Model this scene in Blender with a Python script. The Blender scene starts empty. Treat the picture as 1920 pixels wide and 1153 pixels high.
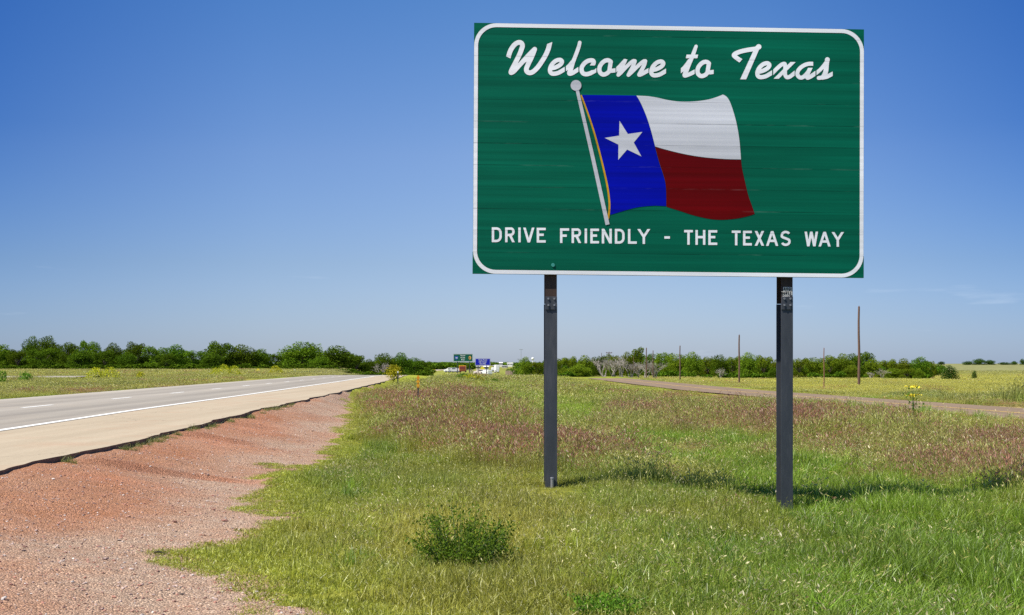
import bpy, bmesh, math, random
import numpy as np
from mathutils import Vector, Matrix, noise as mnoise
from mathutils.geometry import tessellate_polygon

random.seed(7)
RNG = np.random.default_rng(11)
sc = bpy.context.scene
COL = sc.collection

# ---------------------------------------------------------------- camera
EYE, F, HZ, CX = 1.7, 2667.0, 683.0, 960.0      # eye height, focal length (px of a 1920 wide frame), horizon row, centre column
cam_d = bpy.data.cameras.new('camera')
cam = bpy.data.objects.new('camera', cam_d); COL.objects.link(cam)
cam.location = (0, 0, EYE); cam.rotation_euler = (math.radians(90), 0, 0)
cam_d.sensor_width = 36; cam_d.lens = 36 * F / 1920
cam_d.shift_y = (HZ - 576.5) / 1920
cam_d.clip_start = 0.1; cam_d.clip_end = 9000
sc.camera = cam

# ---------------------------------------------------------------- sky, sun, exposure
S = Vector((-0.50, -0.27, 0.84)).normalized()     # towards the sun: high, from the left, a touch in front of the sign
w = bpy.data.worlds.new("World"); sc.world = w; w.use_nodes = True
nt = w.node_tree
bg = nt.nodes['Background']
sky = nt.nodes.new('ShaderNodeTexSky'); sky.sky_type = 'NISHITA'
sky.sun_disc = False
sky.sun_elevation = math.asin(S.z)
sky.sun_rotation = math.atan2(S.x, S.y)
sky.altitude = 400; sky.air_density = 1.0; sky.dust_density = 0.6; sky.ozone_density = 3.0
hs = nt.nodes.new('ShaderNodeHueSaturation'); hs.inputs['Saturation'].default_value = 1.12
nt.links.new(sky.outputs[0], hs.inputs['Color'])
# a few faint wisps of high cloud low over the horizon
tc = nt.nodes.new('ShaderNodeTexCoord')
mp = nt.nodes.new('ShaderNodeMapping'); mp.inputs['Scale'].default_value = (7, 7, 60)
nz = nt.nodes.new('ShaderNodeTexNoise'); nz.inputs['Scale'].default_value = 1.6; nz.inputs['Detail'].default_value = 5
rp = nt.nodes.new('ShaderNodeValToRGB'); rp.color_ramp.elements[0].position = 0.66; rp.color_ramp.elements[1].position = 0.85
rp.color_ramp.elements[1].color = (0.35, 0.35, 0.35, 1)
sx = nt.nodes.new('ShaderNodeSeparateXYZ')
band = nt.nodes.new('ShaderNodeMapRange'); band.inputs[1].default_value = 0.10; band.inputs[2].default_value = 0.02
mu = nt.nodes.new('ShaderNodeMath'); mu.operation = 'MULTIPLY'
mx = nt.nodes.new('ShaderNodeMixRGB'); mx.inputs[2].default_value = (4.6, 5.2, 6.0, 1)
nt.links.new(tc.outputs['Generated'], mp.inputs[0]); nt.links.new(mp.outputs[0], nz.inputs['Vector'])
nt.links.new(nz.outputs[0], rp.inputs[0]); nt.links.new(tc.outputs['Generated'], sx.inputs[0])
nt.links.new(sx.outputs[2], band.inputs[0]); nt.links.new(rp.outputs[0], mu.inputs[0]); nt.links.new(band.outputs[0], mu.inputs[1])
# clear dry air through a polariser: a deeper blue aloft and to either side of the view along the road
zr_ = nt.nodes.new('ShaderNodeValToRGB'); e = zr_.color_ramp.elements
for q, (p, c) in zip([e[0], e[1], e.new(.2), e.new(.3), e.new(.5)], ((0, (.47, .54, .83)), (1, (.46, .58, .80)), (.07, (.49, .512, .672)), (.145, (.53, .54, .69)), (.25, (.385, .52, .71)))):
    q.position = p; q.color = (*c, 1)
ab = nt.nodes.new('ShaderNodeMath'); ab.operation = 'ABSOLUTE'
ar_ = nt.nodes.new('ShaderNodeValToRGB'); e = ar_.color_ramp.elements
for q, (p, c) in zip([e[0], e[1], e.new(.2), e.new(.3)], ((.02, (1.03, 1.02, 1.0)), (1, (.75, .85, .95)), (.17, (.82, .89, .95)), (.36, (.30, .52, .77)))):
    q.position = p; q.color = (*c, 1)
hz_ = nt.nodes.new('ShaderNodeMapRange'); hz_.inputs[1].default_value = 0; hz_.inputs[2].default_value = .16; hz_.inputs[3].default_value = .35; hz_.inputs[4].default_value = 1.0
m1 = nt.nodes.new('ShaderNodeMixRGB'); m1.blend_type = 'MULTIPLY'; m1.inputs[0].default_value = 1
m2 = nt.nodes.new('ShaderNodeMixRGB'); m2.blend_type = 'MULTIPLY'
nt.links.new(sx.outputs[2], zr_.inputs[0]); nt.links.new(sx.outputs[0], ab.inputs[0]); nt.links.new(ab.outputs[0], ar_.inputs[0])
nt.links.new(sx.outputs[2], hz_.inputs[0]); nt.links.new(hs.outputs[0], m1.inputs[1]); nt.links.new(zr_.outputs[0], m1.inputs[2])
nt.links.new(hz_.outputs[0], m2.inputs[0]); nt.links.new(m1.outputs[0], m2.inputs[1]); nt.links.new(ar_.outputs[0], m2.inputs[2])
nt.links.new(mu.outputs[0], mx.inputs[0]); nt.links.new(m2.outputs[0], mx.inputs[1]); nt.links.new(mx.outputs[0], bg.inputs['Color'])
bg.inputs['Strength'].default_value = 0.10
sun_d = bpy.data.lights.new('sun', 'SUN'); sun_d.energy = 4.0; sun_d.angle = math.radians(0.5); sun_d.color = (1.0, 0.945, 0.84)
sun = bpy.data.objects.new('sun', sun_d); COL.objects.link(sun)
sun.rotation_euler = S.to_track_quat('Z', 'Y').to_euler(); sun.location = (-20, -5, 40)
sc.view_settings.view_transform = 'Standard'; sc.view_settings.look = 'None'
sc.view_settings.exposure = 0.85; sc.view_settings.gamma = 1
sc.cycles.max_bounces = 5; sc.cycles.diffuse_bounces = 4; sc.cycles.glossy_bounces = 2; sc.cycles.transmission_bounces = 3
sc.cycles.use_denoising = False
sc.cycles.use_adaptive_sampling = False

# ---------------------------------------------------------------- helpers
def tag(o, label=None, cat=None, group=None, kind=None):
    if label: o['label'] = label
    if cat: o['category'] = cat
    if group: o['group'] = group
    if kind: o['kind'] = kind
    return o

def thing(name, label, cat, loc, rz=0, group=None):
    o = bpy.data.objects.new(name, None); COL.objects.link(o)
    o.empty_display_size = 0.3
    o.location = loc; o.rotation_euler = (0, 0, rz)
    return tag(o, label, cat, group)

def link(name, me, mat=None, parent=None):
    o = bpy.data.objects.new(name, me); COL.objects.link(o)
    if mat is not None and not me.materials: me.materials.append(mat)
    if parent is not None: o.parent = parent
    return o

def np_mesh(name, verts, faces, k, smooth=False, attrs=None):
    """verts (n,3) and faces (m,k) arrays -> mesh"""
    verts = np.asarray(verts, np.float32); faces = np.asarray(faces, np.int32)
    me = bpy.data.meshes.new(name)
    me.vertices.add(len(verts)); me.vertices.foreach_set('co', verts.ravel())
    me.loops.add(faces.size); me.loops.foreach_set('vertex_index', faces.ravel())
    me.polygons.add(len(faces))
    me.polygons.foreach_set('loop_start', np.arange(0, faces.size, k, dtype=np.int32))
    me.polygons.foreach_set('loop_total', np.full(len(faces), k, np.int32))
    if smooth: me.polygons.foreach_set('use_smooth', np.ones(len(faces), bool))
    me.update(calc_edges=True)
    for an, (ty, val) in (attrs or {}).items():
        a = me.attributes.new(an, ty, 'POINT')
        a.data.foreach_set({'FLOAT': 'value', 'FLOAT_VECTOR': 'vector', 'FLOAT_COLOR': 'color'}[ty], np.asarray(val, np.float32).ravel())
    return me

def fnoise(x, y, seed=0, oct=4):
    """value-noise fbm, vectorised, about -1..1"""
    x = np.asarray(x, float); y = np.asarray(y, float)
    out = np.zeros(np.broadcast(x, y).shape); amp = 1.0; tot = 0
    for o in range(oct):
        xi = np.floor(x).astype(np.int64); yi = np.floor(y).astype(np.int64)
        fx = x - xi; fy = y - yi; fx = fx*fx*(3-2*fx); fy = fy*fy*(3-2*fy)
        def h(a, b):
            n = (a*374761393 + b*668265263 + (seed+o*17)*2147483647) & 0xffffffff
            n = ((n ^ (n >> 13)) * 1274126177) & 0xffffffff
            return ((n ^ (n >> 16)) & 0xffff) / 32767.5 - 1
        v = (h(xi, yi)*(1-fx) + h(xi+1, yi)*fx)*(1-fy) + (h(xi, yi+1)*(1-fx) + h(xi+1, yi+1)*fx)*fy
        out = out + v*amp; tot += amp; amp *= 0.5; x = x*2.03+11.3; y = y*2.03+5.7
    return out / tot * 1.5

def sstep(a, b, v):
    t = np.clip((np.asarray(v, float)-a)/(b-a), 0, 1); return t*t*(3-2*t)

# ---------------------------------------------------------------- lie of the land
def I(v, pts):
    return np.interp(v, [p[0] for p in pts], [p[1] for p in pts])
XE = [(-60, -5.2), (0, -5.9), (17, -6.1), (25, -6.3), (40, -7.1), (60, -7.75), (104, -9.5), (150, -11.6), (210, -15.2), (300, -20.5), (430, -27), (600, -31.5), (800, -32), (1200, -20), (1700, 0), (3500, 60)]
ZR = [(-60, .45), (120, .45), (160, .42), (200, .25), (300, -.75), (430, -1.15), (600, -.85), (1000, .2), (1500, 1.5), (3500, 5.6)]
ZC = [(-60, 0), (170, 0), (205, -.02), (300, -.9), (400, -1.2), (500, -1.2), (700, -1), (1000, 0), (1500, 1.4), (3500, 5.5)]
XG = [(-60, 1.5), (0, 0), (8, -1.25), (9.65, -1.62), (11, -2.1), (12.7, -3.0), (14, -2.75), (16, -2.72), (18, -3.2), (20.9, -3.75), (24, -3.75), (27, -3.65), (34, -4.3), (42, -5.0), (55, -6.5), (66, -7.9), (75, -9.0), (4000, -40)]
XD = [(-60, 6.2), (0, 5.9), (10, 5.5), (19, 5.1), (30, 4.6), (46, 3.3), (55, 2.2), (90, .5), (200, -3), (4000, -3)]
XF = [(-60, 20.5), (0, 17.8), (43, 15.4), (53, 14.8), (68, 13.4), (94.5, 11.2), (133, 10.3), (210, 8.5), (300, 6), (600, 0), (4000, 0)]
xe = lambda y: I(y, XE)
zr = lambda y: I(y, ZR)
def xg(y):
    y = np.asarray(y, float)
    return I(y, XG) + 0.28*fnoise(y*0.55, 3.3, 5, 3)*sstep(80, 30, y) + 0.12*fnoise(y*2.1, 8.3, 6, 3)
xd = lambda y: I(y, XD)
xf = lambda y: I(y, XF)

RUTS = ((19.9, -5.9, -3.9, .06, .16), (27.3, -6.3, -5.1, .06, .22), (33.5, -6.6, -5.6, .04, .3), (17.3, -5.2, -4.0, .015, .12))
def height(x, y, fine=True):
    x = np.asarray(x, float); y = np.asarray(y, float)
    c = I(y, ZC); r = zr(y); E = xe(y); D = xd(y); Fx = xf(y)
    near = sstep(330, 180, y)
    # ditch between the verge and the frontage road
    z = c - 0.42*near*(1 - sstep(0, 4.5, D - x))
    rise = sstep(0, 1, (x - D) / np.maximum(Fx - 1.0 - D, 1))
    z = np.where(x > D, c - (0.42 - 0.42*rise)*near, z)
    # the field beyond the frontage road
    d2 = x - (Fx + 5.0)
    bear = x / np.maximum(y, 30)
    fld = I(y, [(-60, -.3), (60, -.3), (150, -.38), (230, -.5), (330, .1), (450, 1.0), (600, 1.78), (900, 2.4), (4000, 4)])
    fld = c + (fld - c)*sstep(.06, .2, bear)
    fld = np.where(y < 230, np.minimum(fld, -.28), fld)
    z = np.where(d2 > 0, z + (fld - z)*sstep(0, 6, d2), z)
    # gravel bank up to the main road
    d = x - E
    G = np.minimum(np.maximum(xg(y) + 0.4 - E, 1.0), 4.2)
    dp = .02 + .085*sstep(75, 25, y)*np.clip(.55 + .9*fnoise(y*.35, 1.7, 15, 3), 0, 1) if fine else .1
    bank = r - dp + (c - (r - dp))*sstep(-0.15, 1.0, d/np.maximum(G, .5))
    z = np.where(d < G, np.where(d > -.2, bank, r - .16), z)
    # land beyond the main road
    dl = -(d + 11.0)
    lf = I(y, [(-60, .38), (100, .40), (200, .5), (330, .7), (450, .6), (600, .3), (1000, 1.0), (1500, 2.0), (4000, 6)])
    rr = r - .04
    lf = np.where(y > 340, rr + (lf - rr)*sstep(.03, .12, -bear), lf)
    z = np.where(dl > 0, (r - .04) + (lf - (r - .04))*sstep(0, 8, dl) - .10*np.exp(-((dl-5)/2.2)**2)*near, z)
    if fine:
        off = np.where((d > 0) | (dl > 0), 1.0, 0.0)
        onf = sstep(0.6, 0, np.abs(x - (Fx + 2.5)) - 2.5)
        off = off * (1-onf)
        z = z + off*(0.035*fnoise(x*.5, y*.5, 1, 3)*sstep(0, .8, np.abs(d)) + 0.012*fnoise(x*2.3, y*2.3, 2, 2))
        z = z - onf*.03
        z = z + off*sstep(10, 60, y)*0.08*fnoise(x*.08, y*.06, 9, 3)
        # old wheel ruts across the gravel
        for (yy, x0, x1, a, wd) in RUTS:
            m = sstep(x0-.4, x0+.3, x)*sstep(x1+.4, x1-.2, x)
            t = (y - yy - .2*(x-x0))/wd
            z = z + m*a*(np.exp(-t*t) - .8*np.exp(-(t+1.5)**2))
    return z

def H(x, y): return float(height(np.array([x]), np.array([y]))[0])
def at(px, Y): return (px - CX)/F*Y               # lateral metres of a column at a distance
def zat(py, Y): return EYE - (py - HZ)/F*Y

def gravel_mask(x, y):
    d = x - xe(y)
    return (d > -1.0) & (x < xg(y) + .30 + .25*fnoise(x*3, y*2.2, 16, 3)) & (y < 90)

# ---------------------------------------------------------------- material helpers
def mat(name):
    m = bpy.data.materials.new(name); m.use_nodes = True
    return m, m.node_tree, m.node_tree.nodes['Principled BSDF']
def N(nt, t, **kw):
    n = nt.nodes.new(t)
    for k, v in kw.items(): setattr(n, k, v)
    return n
def L(nt, a, b): nt.links.new(a, b)
def ramp(nt, src, stops):
    r = N(nt, 'ShaderNodeValToRGB'); e = r.color_ramp.elements
    while len(e) < len(stops): e.new(0.5)
    for q, (p, c) in zip(e, stops):
        q.position = p; q.color = (c, c, c, 1) if isinstance(c, (int, float)) else (*c, 1)
    if src is not None: L(nt, src, r.inputs[0])
    return r.outputs[0]
def mixc(nt, fac, a, b, mode='MIX'):
    m = N(nt, 'ShaderNodeMixRGB', blend_type=mode)
    for i, v in enumerate((fac, a, b)):
        if isinstance(v, (int, float)): m.inputs[i].default_value = v
        elif isinstance(v, tuple): m.inputs[i].default_value = (*v, 1)
        else: L(nt, v, m.inputs[i])
    return m.outputs[0]
def math_(nt, op, a, b=None, c=None):
    m = N(nt, 'ShaderNodeMath', operation=op)
    for i, v in enumerate((a, b, c)):
        if v is None: continue
        if isinstance(v, (int, float)): m.inputs[i].default_value = v
        else: L(nt, v, m.inputs[i])
    return m.outputs[0]
def noise_(nt, vec, scale, detail=4, rough=.55, sc3=None):
    n = N(nt, 'ShaderNodeTexNoise'); n.inputs['Scale'].default_value = scale; n.inputs['Detail'].default_value = detail
    n.inputs['Roughness'].default_value = rough
    if sc3 is not None:
        mp = N(nt, 'ShaderNodeMapping'); mp.inputs['Scale'].default_value = sc3; L(nt, vec, mp.inputs[0]); vec = mp.outputs[0]
    L(nt, vec, n.inputs['Vector']); return n.outputs[0]
def bump_(nt, h, strength, dist, bsdf):
    b = N(nt, 'ShaderNodeBump'); b.inputs['Strength'].default_value = strength; b.inputs['Distance'].default_value = dist
    L(nt, h, b.inputs['Height']); L(nt, b.outputs[0], bsdf.inputs['Normal'])
def attr_(nt, name, typ='GEOMETRY'):
    a = N(nt, 'ShaderNodeAttribute', attribute_name=name, attribute_type=typ); return a

def plain(name, col, rough=.7, metal=0.0, var=.15, scale=6.0, spec=.3):
    m, nt, b = mat(name)
    g = N(nt, 'ShaderNodeTexCoord')
    n = noise_(nt, g.outputs['Object'], scale)
    c = mixc(nt, n, tuple(v*(1-var) for v in col), tuple(min(1, v*(1+var)) for v in col))
    L(nt, c, b.inputs['Base Color']); b.inputs['Roughness'].default_value = rough; b.inputs['Metallic'].default_value = metal
    b.inputs['Specular IOR Level'].default_value = spec
    return m

def leafy(name, col, trans=.3, attr=True):
    """foliage: colour x per-leaf random, part of the light goes through"""
    m = bpy.data.materials.new(name); m.use_nodes = True; nt = m.node_tree
    out = nt.nodes['Material Output']; nt.nodes.remove(nt.nodes['Principled BSDF'])
    a = attr_(nt, 'rnd')
    oi = N(nt, 'ShaderNodeObjectInfo')
    c = ramp(nt, a.outputs['Fac'], [(0, tuple(v*.6 for v in col)), (.55, col), (1, (col[0]*1.75, col[1]*1.45, col[2]*1.2))])
    hv = N(nt, 'ShaderNodeHueSaturation')
    L(nt, c, hv.inputs['Color'])
    L(nt, math_(nt, 'MULTIPLY_ADD', oi.outputs['Random'], .45, .75), hv.inputs['Value'])
    L(nt, math_(nt, 'MULTIPLY_ADD', oi.outputs['Random'], .03, .475), hv.inputs['Hue'])
    d = N(nt, 'ShaderNodeBsdfDiffuse'); t = N(nt, 'ShaderNodeBsdfTranslucent'); mx = N(nt, 'ShaderNodeMixShader')
    L(nt, hv.outputs[0], d.inputs[0]); L(nt, mixc(nt, 1.0, hv.outputs[0], (1.2, 1.15, .5), 'MULTIPLY'), t.inputs[0])
    mx.inputs[0].default_value = trans
    L(nt, d.outputs[0], mx.inputs[1]); L(nt, t.outputs[0], mx.inputs[2]); L(nt, mx.outputs[0], out.inputs[0])
    return m
# ---------------------------------------------------------------- zone colours of the grass land
def zones(x, y):
    """blade colour, seed-head colour, share of heads (all by place)"""
    x = np.asarray(x, float); y = np.asarray(y, float)
    n1 = fnoise(x*.22, y*.12, 21, 4); n2 = fnoise(x*.8+3, y*.5, 22, 4); n3 = fnoise(x*.05, y*.02, 23, 3); n4 = fnoise(x*.45, y*.16, 29, 4)
    def mixv(a, b, t): return a + (np.asarray(b) - a)*np.clip(t, 0, 1)[..., None]
    mown = np.array([.295, .325, .036]); c = np.broadcast_to(mown, x.shape+(3,)).copy()
    c = mixv(c, [.175, .27, .026], .5+1.4*n2)                                   # greener spots
    c = mixv(c, [.45, .42, .08], 1.1*n1-.05)                                     # straw spots
    # the uncut meadow beyond the mown strip
    step = I(x, [(-9, 60), (-2.0, 27), (-.3, 23), (1.5, 20.9), (4, 20.2), (5.5, 19), (8, 17.5)]) + .5*n2
    mead = sstep(-.4, .5, y - step)
    mc = mixv(np.broadcast_to(np.array([.37, .36, .06]), x.shape+(3,)), [.27, .37, .04], .5+1.3*n2)
    mc = mixv(mc, [.38, .30, .12], 1.1*n1)
    c = mixv(c, mc, mead)
    # lush wet grass along the ditch
    lush = sstep(3.2, 1.0, np.abs(x - xd(y) + .4*n1))*sstep(.1, .55, .55+1.1*n4)
    lush = np.maximum(lush, sstep(1.0, .35, np.hypot((x-1.9)/2.9, (y-60)/17)))
    lush = np.maximum(lush, sstep(1.0, .5, np.hypot((x-.1)/1.1, (y-72)/8)))
    lush = np.maximum(lush, sstep(1.0, .3, np.hypot((x-5.4)/2.3, (y-16.4)/2.6)))
    lush = np.maximum(lush, .8*sstep(1.0, .3, np.hypot((x-4.3)/1.7, (y-30)/4)))
    lush = np.maximum(lush, .8*sstep(.0, .9, x - .185*y + .35*n2)*sstep(18.5, 16.5, y + .5*n1))
    lush = lush*sstep(170, 110, y)
    c = mixv(c, [.25, .38, .03], lush*.95)
    c = mixv(c, [.17, .28, .022], lush*sstep(20, 16, y)*.8)
    c = mixv(c, [.38, .50, .045], lush*sstep(42, 50, y)*.85)
    # purple-brown seed heads drift over the meadow
    hp = np.clip(.50 + .9*n1 + .6*n4, 0, 1)*mead*(1-lush)
    hp = np.maximum(hp, mead*(1-lush)*.9*sstep(1.0, .4, np.hypot((x-7.2)/3.4, (y-24.5)/5)))
    hc = mixv(np.broadcast_to(np.array([.44, .38, .16]), x.shape+(3,)), [.43, .27, .21], sstep(.25, .9, hp))
    # weedy low strip beside the gravel
    wd = sstep(.12, -.2, x - xg(y) - (1.0 + .35*n2))*np.where(x > xe(y), 1.0, 0.0)
    c = mixv(c, [.40, .43, .06], wd*.85)
    # beyond the frontage road: yellow-green field then tall green border
    df = x - xf(y) - 5
    c = mixv(c, [.50, .47, .09], sstep(3, 12, df)*sstep(80, 105, y))
    c = mixv(c, [.20, .26, .08], sstep(2, 5, df)*sstep(105, 70, y)*.9)
    # far left field
    dl = xe(y) - 11 - x
    c = mixv(c, [.33, .27, .12], sstep(0, 3, dl)*(.75+.3*n1))
    c = mixv(c, [.27, .29, .09], sstep(2.5, 8, dl)*np.clip(.65+1.2*fnoise(x*.1, y*.03, 31), 0, 1))
    c = mixv(c, [.34, .27, .19], sstep(215, 260, y)*sstep(0, 3, dl)*.8)
    # far distance
    hp = hp*sstep(130, 70, y)*(1-sstep(0, 3, df)*.9); hp = hp*(1-sstep(0, 3, dl)*.85)
    c = mixv(c, [.28, .29, .08], sstep(150, 300, y)*.7*(1-sstep(.2, .28, x/np.maximum(y, 1))))
    c = mixv(c, [.28, .28, .12], sstep(230, 330, y)*sstep(.22, .28, x/np.maximum(y, 1)))
    c = np.clip(c*(1 + .12*n2 + .10*n3)[..., None], .01, 1)
    return c, hc, hp, lush, mead, wd

# ---------------------------------------------------------------- ground sheet (gravel verge cut out of it as its own sheet)
def build_ground():
    ys = [-40 + 1.5*i for i in range(28)] + []
    y = 2.5
    while y < 3600:
        ys.append(y); y += max(.07, y*.0075) if y < 120 else y*.012
    ys = np.array(ys); nx = 520
    t = np.linspace(-1, 1, nx)
    tt = .55*t + .45*t**3
    half = np.where(ys < 8, 26, np.maximum(26, .72*ys + 16))
    X = tt[None, :]*half[:, None]; Y = np.repeat(ys[:, None], nx, 1)
    Z = height(X, Y)
    c, hc, hp, lush, mead, wd = zones(X, Y)
    gm = gravel_mask(X, Y)
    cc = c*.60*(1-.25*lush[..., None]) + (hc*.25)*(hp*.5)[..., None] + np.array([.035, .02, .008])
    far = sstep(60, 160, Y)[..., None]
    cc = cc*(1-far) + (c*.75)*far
    V = np.stack([X, Y, Z], -1).reshape(-1, 3)
    idx = np.arange(len(ys)*nx).reshape(len(ys), nx)
    q = np.stack([idx[:-1, :-1], idx[:-1, 1:], idx[1:, 1:], idx[1:, :-1]], -1).reshape(-1, 4)
    g = gm[:-1, :-1].reshape(-1)
    def sub(q, name):
        u, inv = np.unique(q, return_inverse=True)
        col = np.concatenate([cc.reshape(-1, 3)[u], np.ones((len(u), 1))], 1)
        x_, y_ = V[u, 0], V[u, 1]
        pale = np.clip(.85*sstep(2.2, .1, xg(y_) - x_) + .55*sstep(15, 9, y_) + .5*fnoise(x_*.9, y_*.5, 17, 4), 0, 1)
        rut_shade = np.zeros(len(u))
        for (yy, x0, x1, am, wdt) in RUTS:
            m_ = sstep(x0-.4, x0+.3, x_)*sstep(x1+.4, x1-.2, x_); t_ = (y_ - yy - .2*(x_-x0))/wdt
            rut_shade = np.maximum(rut_shade, m_*np.exp(-((t_+.6)/1.1)**2)*(am/.06))  # scarp shade of the ruts painted in as a dark red-brown band
        sand = np.zeros(len(u))
        for (cx_, cy_, rx_, ry_) in ((-4.0, 20.6, .9, .8), (-5.4, 26.2, .8, 1.6), (-5.9, 33, .7, 2.5), (-4.9, 17.9, 1.1, .5)):
            sand = np.maximum(sand, np.exp(-((x_-cx_)/rx_)**2-((y_-cy_)/ry_)**2)*np.clip(.7+.6*fnoise(x_*3, y_*2, 18, 3), 0, 1))
        return np_mesh(name, V[u], inv.reshape(-1, 4), 4, True, {'tint': ('FLOAT_COLOR', col), 'pale': ('FLOAT', pale), 'rut_shade': ('FLOAT', rut_shade), 'sand': ('FLOAT', sand)})
    # ground material
    m, nt, b = mat('meadow_soil')
    a = attr_(nt, 'tint'); g_ = N(nt, 'ShaderNodeNewGeometry')
    n = noise_(nt, g_.outputs['Position'], 9, 6, .7); n2 = noise_(nt, g_.outputs['Position'], .9, 6, .65, (1, .35, 1))
    f = mixc(nt, 1, ramp(nt, n, [(.3, .62), (.7, 1.35)]), ramp(nt, n2, [(.3, .75), (.7, 1.25)]), 'MULTIPLY')
    L(nt, mixc(nt, 1, a.outputs['Color'], f, 'MULTIPLY'), b.inputs['Base Color'])
    b.inputs['Roughness'].default_value = 1; b.inputs['Specular IOR Level'].default_value = 0
    bump_(nt, n, 1, .05, b)
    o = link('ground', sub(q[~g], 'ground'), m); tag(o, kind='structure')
    # gravel material
    m, nt, b = mat('red_gravel'); g_ = N(nt, 'ShaderNodeNewGeometry'); P = g_.outputs['Position']
    big = noise_(nt, P, .55, 5, .6, (1, .45, 1)); mid = noise_(nt, P, 3.2, 5, .7); fine = noise_(nt, P, 38, 5, .75)
    pl = attr_(nt, 'pale').outputs['Fac']; ru = attr_(nt, 'rut_shade').outputs['Fac']
    base = mixc(nt, ramp(nt, big, [(.35, 0), (.62, 1)]), (.36, .15, .068), (.40, .205, .112))
    base = mixc(nt, ramp(nt, mid, [(.45, 0), (.75, .6)]), base, (.45, .25, .17))
    pm = math_(nt, 'MULTIPLY', pl, ramp(nt, mid, [(.25, .45), (.6, 1)]))
    base = mixc(nt, pm, base, (.44, .33, .235))
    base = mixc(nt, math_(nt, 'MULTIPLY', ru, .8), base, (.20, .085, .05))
    sd = attr_(nt, 'sand').outputs['Fac']; base = mixc(nt, math_(nt, 'MULTIPLY', sd, .7), base, (.50, .21, .11))
    v = N(nt, 'ShaderNodeTexVoronoi'); v.inputs['Scale'].default_value = 62; L(nt, P, v.inputs['Vector'])
    v2 = N(nt, 'ShaderNodeTexVoronoi'); v2.inputs['Scale'].default_value = 150; L(nt, P, v2.inputs['Vector'])
    sepc = N(nt, 'ShaderNodeSeparateColor'); L(nt, v.outputs['Color'], sepc.inputs[0])
    st = ramp(nt, sepc.outputs[0], [(0, .38), (.35, .82), (.75, 1.1), (1, 2.1)])
    sepd = N(nt, 'ShaderNodeSeparateColor'); L(nt, v2.outputs['Color'], sepd.inputs[0])
    st2 = ramp(nt, sepd.outputs[1], [(0, .6), (.5, 1), (1, 1.5)])
    base = mixc(nt, .75, base, st, 'MULTIPLY'); base = mixc(nt, .6, base, st2, 'MULTIPLY')
    base = mixc(nt, ramp(nt, fine, [(.3, 0), (.75, .5)]), base, (.32, .16, .105))
    L(nt, base, b.inputs['Base Color']); b.inputs['Roughness'].default_value = .95; b.inputs['Specular IOR Level'].default_value = .1
    hh = math_(nt, 'ADD', math_(nt, 'MULTIPLY', v.outputs['Distance'], -1.0), math_(nt, 'MULTIPLY', fine, .7))
    bump_(nt, hh, .9, .02, b)
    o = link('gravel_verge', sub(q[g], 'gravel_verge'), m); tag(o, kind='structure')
build_ground()

# ---------------------------------------------------------------- roads
def strip(name, ys, off0, off1, zoff, material, wob=None, skirt=0, edge=xe, zf=zr, nx=2, dash=None):
    """a sheet following the road between two offsets left of its near edge"""
    vs, fs = [], []; nsk = 0
    def add(ya, yb, n):
        base = len(vs)
        for i in range(n+1):
            y = ya + (yb-ya)*i/n
            for j in range(nx+1):
                o = off0 + (off1-off0)*j/nx
                x = float(edge(y)) - o
                if wob and j == 0: x += wob(y)
                vs.append((x, y, float(zf(y)) + zoff))
        for i in range(n):
            for j in range(nx):
                a = base + i*(nx+1) + j
                fs.append((a, a+1, a+nx+2, a+nx+1) if off1 < off0 else (a+1, a, a+nx+1, a+nx+2))
    if dash:
        y = ys[0]
        while y < ys[-1]:
            add(y, y+dash[0], 3); y += dash[1]
    else:
        base = len(vs)
        for y in ys:
            for j in range(nx+1):
                o = off0 + (off1-off0)*j/nx
                x = float(edge(y)) - o
                if wob and j == 0: x += wob(y)
                vs.append((x, y, float(zf(y)) + zoff))
        n = nx+1
        for i in range(len(ys)-1):
            for j in range(nx):
                a = base+i*n+j
                fs.append((a+1, a, a+n, a+n+1))
        if skirt:
            b0 = len(vs)
            for i, y in enumerate(ys):
                v = vs[base+i*n]; vs.append((v[0]-.035+.02*wob(y*3.1) if wob else v[0], v[1], v[2]-skirt))
            for i in range(len(ys)-1):
                fs.append((base+i*n, b0+i, b0+i+1, base+(i+1)*n)); nsk += 1
    me = bpy.data.meshes.new(name); me.from_pydata(vs, [], fs); me.update()
    bm = bmesh.new(); bm.from_mesh(me); bmesh.ops.recalc_face_normals(bm, faces=bm.faces); 
    for f in bm.faces:
        if f.normal.z < -.2: f.normal_flip()
        if nsk and abs(f.normal.z) < .45: f.material_index = 1
    bm.to_mesh(me); bm.free()
    if nsk: me.materials.append(material); me.materials.append(M_earth)
    o = link(name, me, material); tag(o, kind='structure'); return o

yr = [-40, -20]; y = -5.0
while y < 1700: yr.append(y); y += .12 if y < 60 else (1.2 if y < 200 else 10)
wob = lambda y: .05*math.sin(y*.9) + .07*float(fnoise(y*.9, .5, 41, 3)) + .008*float(fnoise(y*5, .5, 42, 2))

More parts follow.
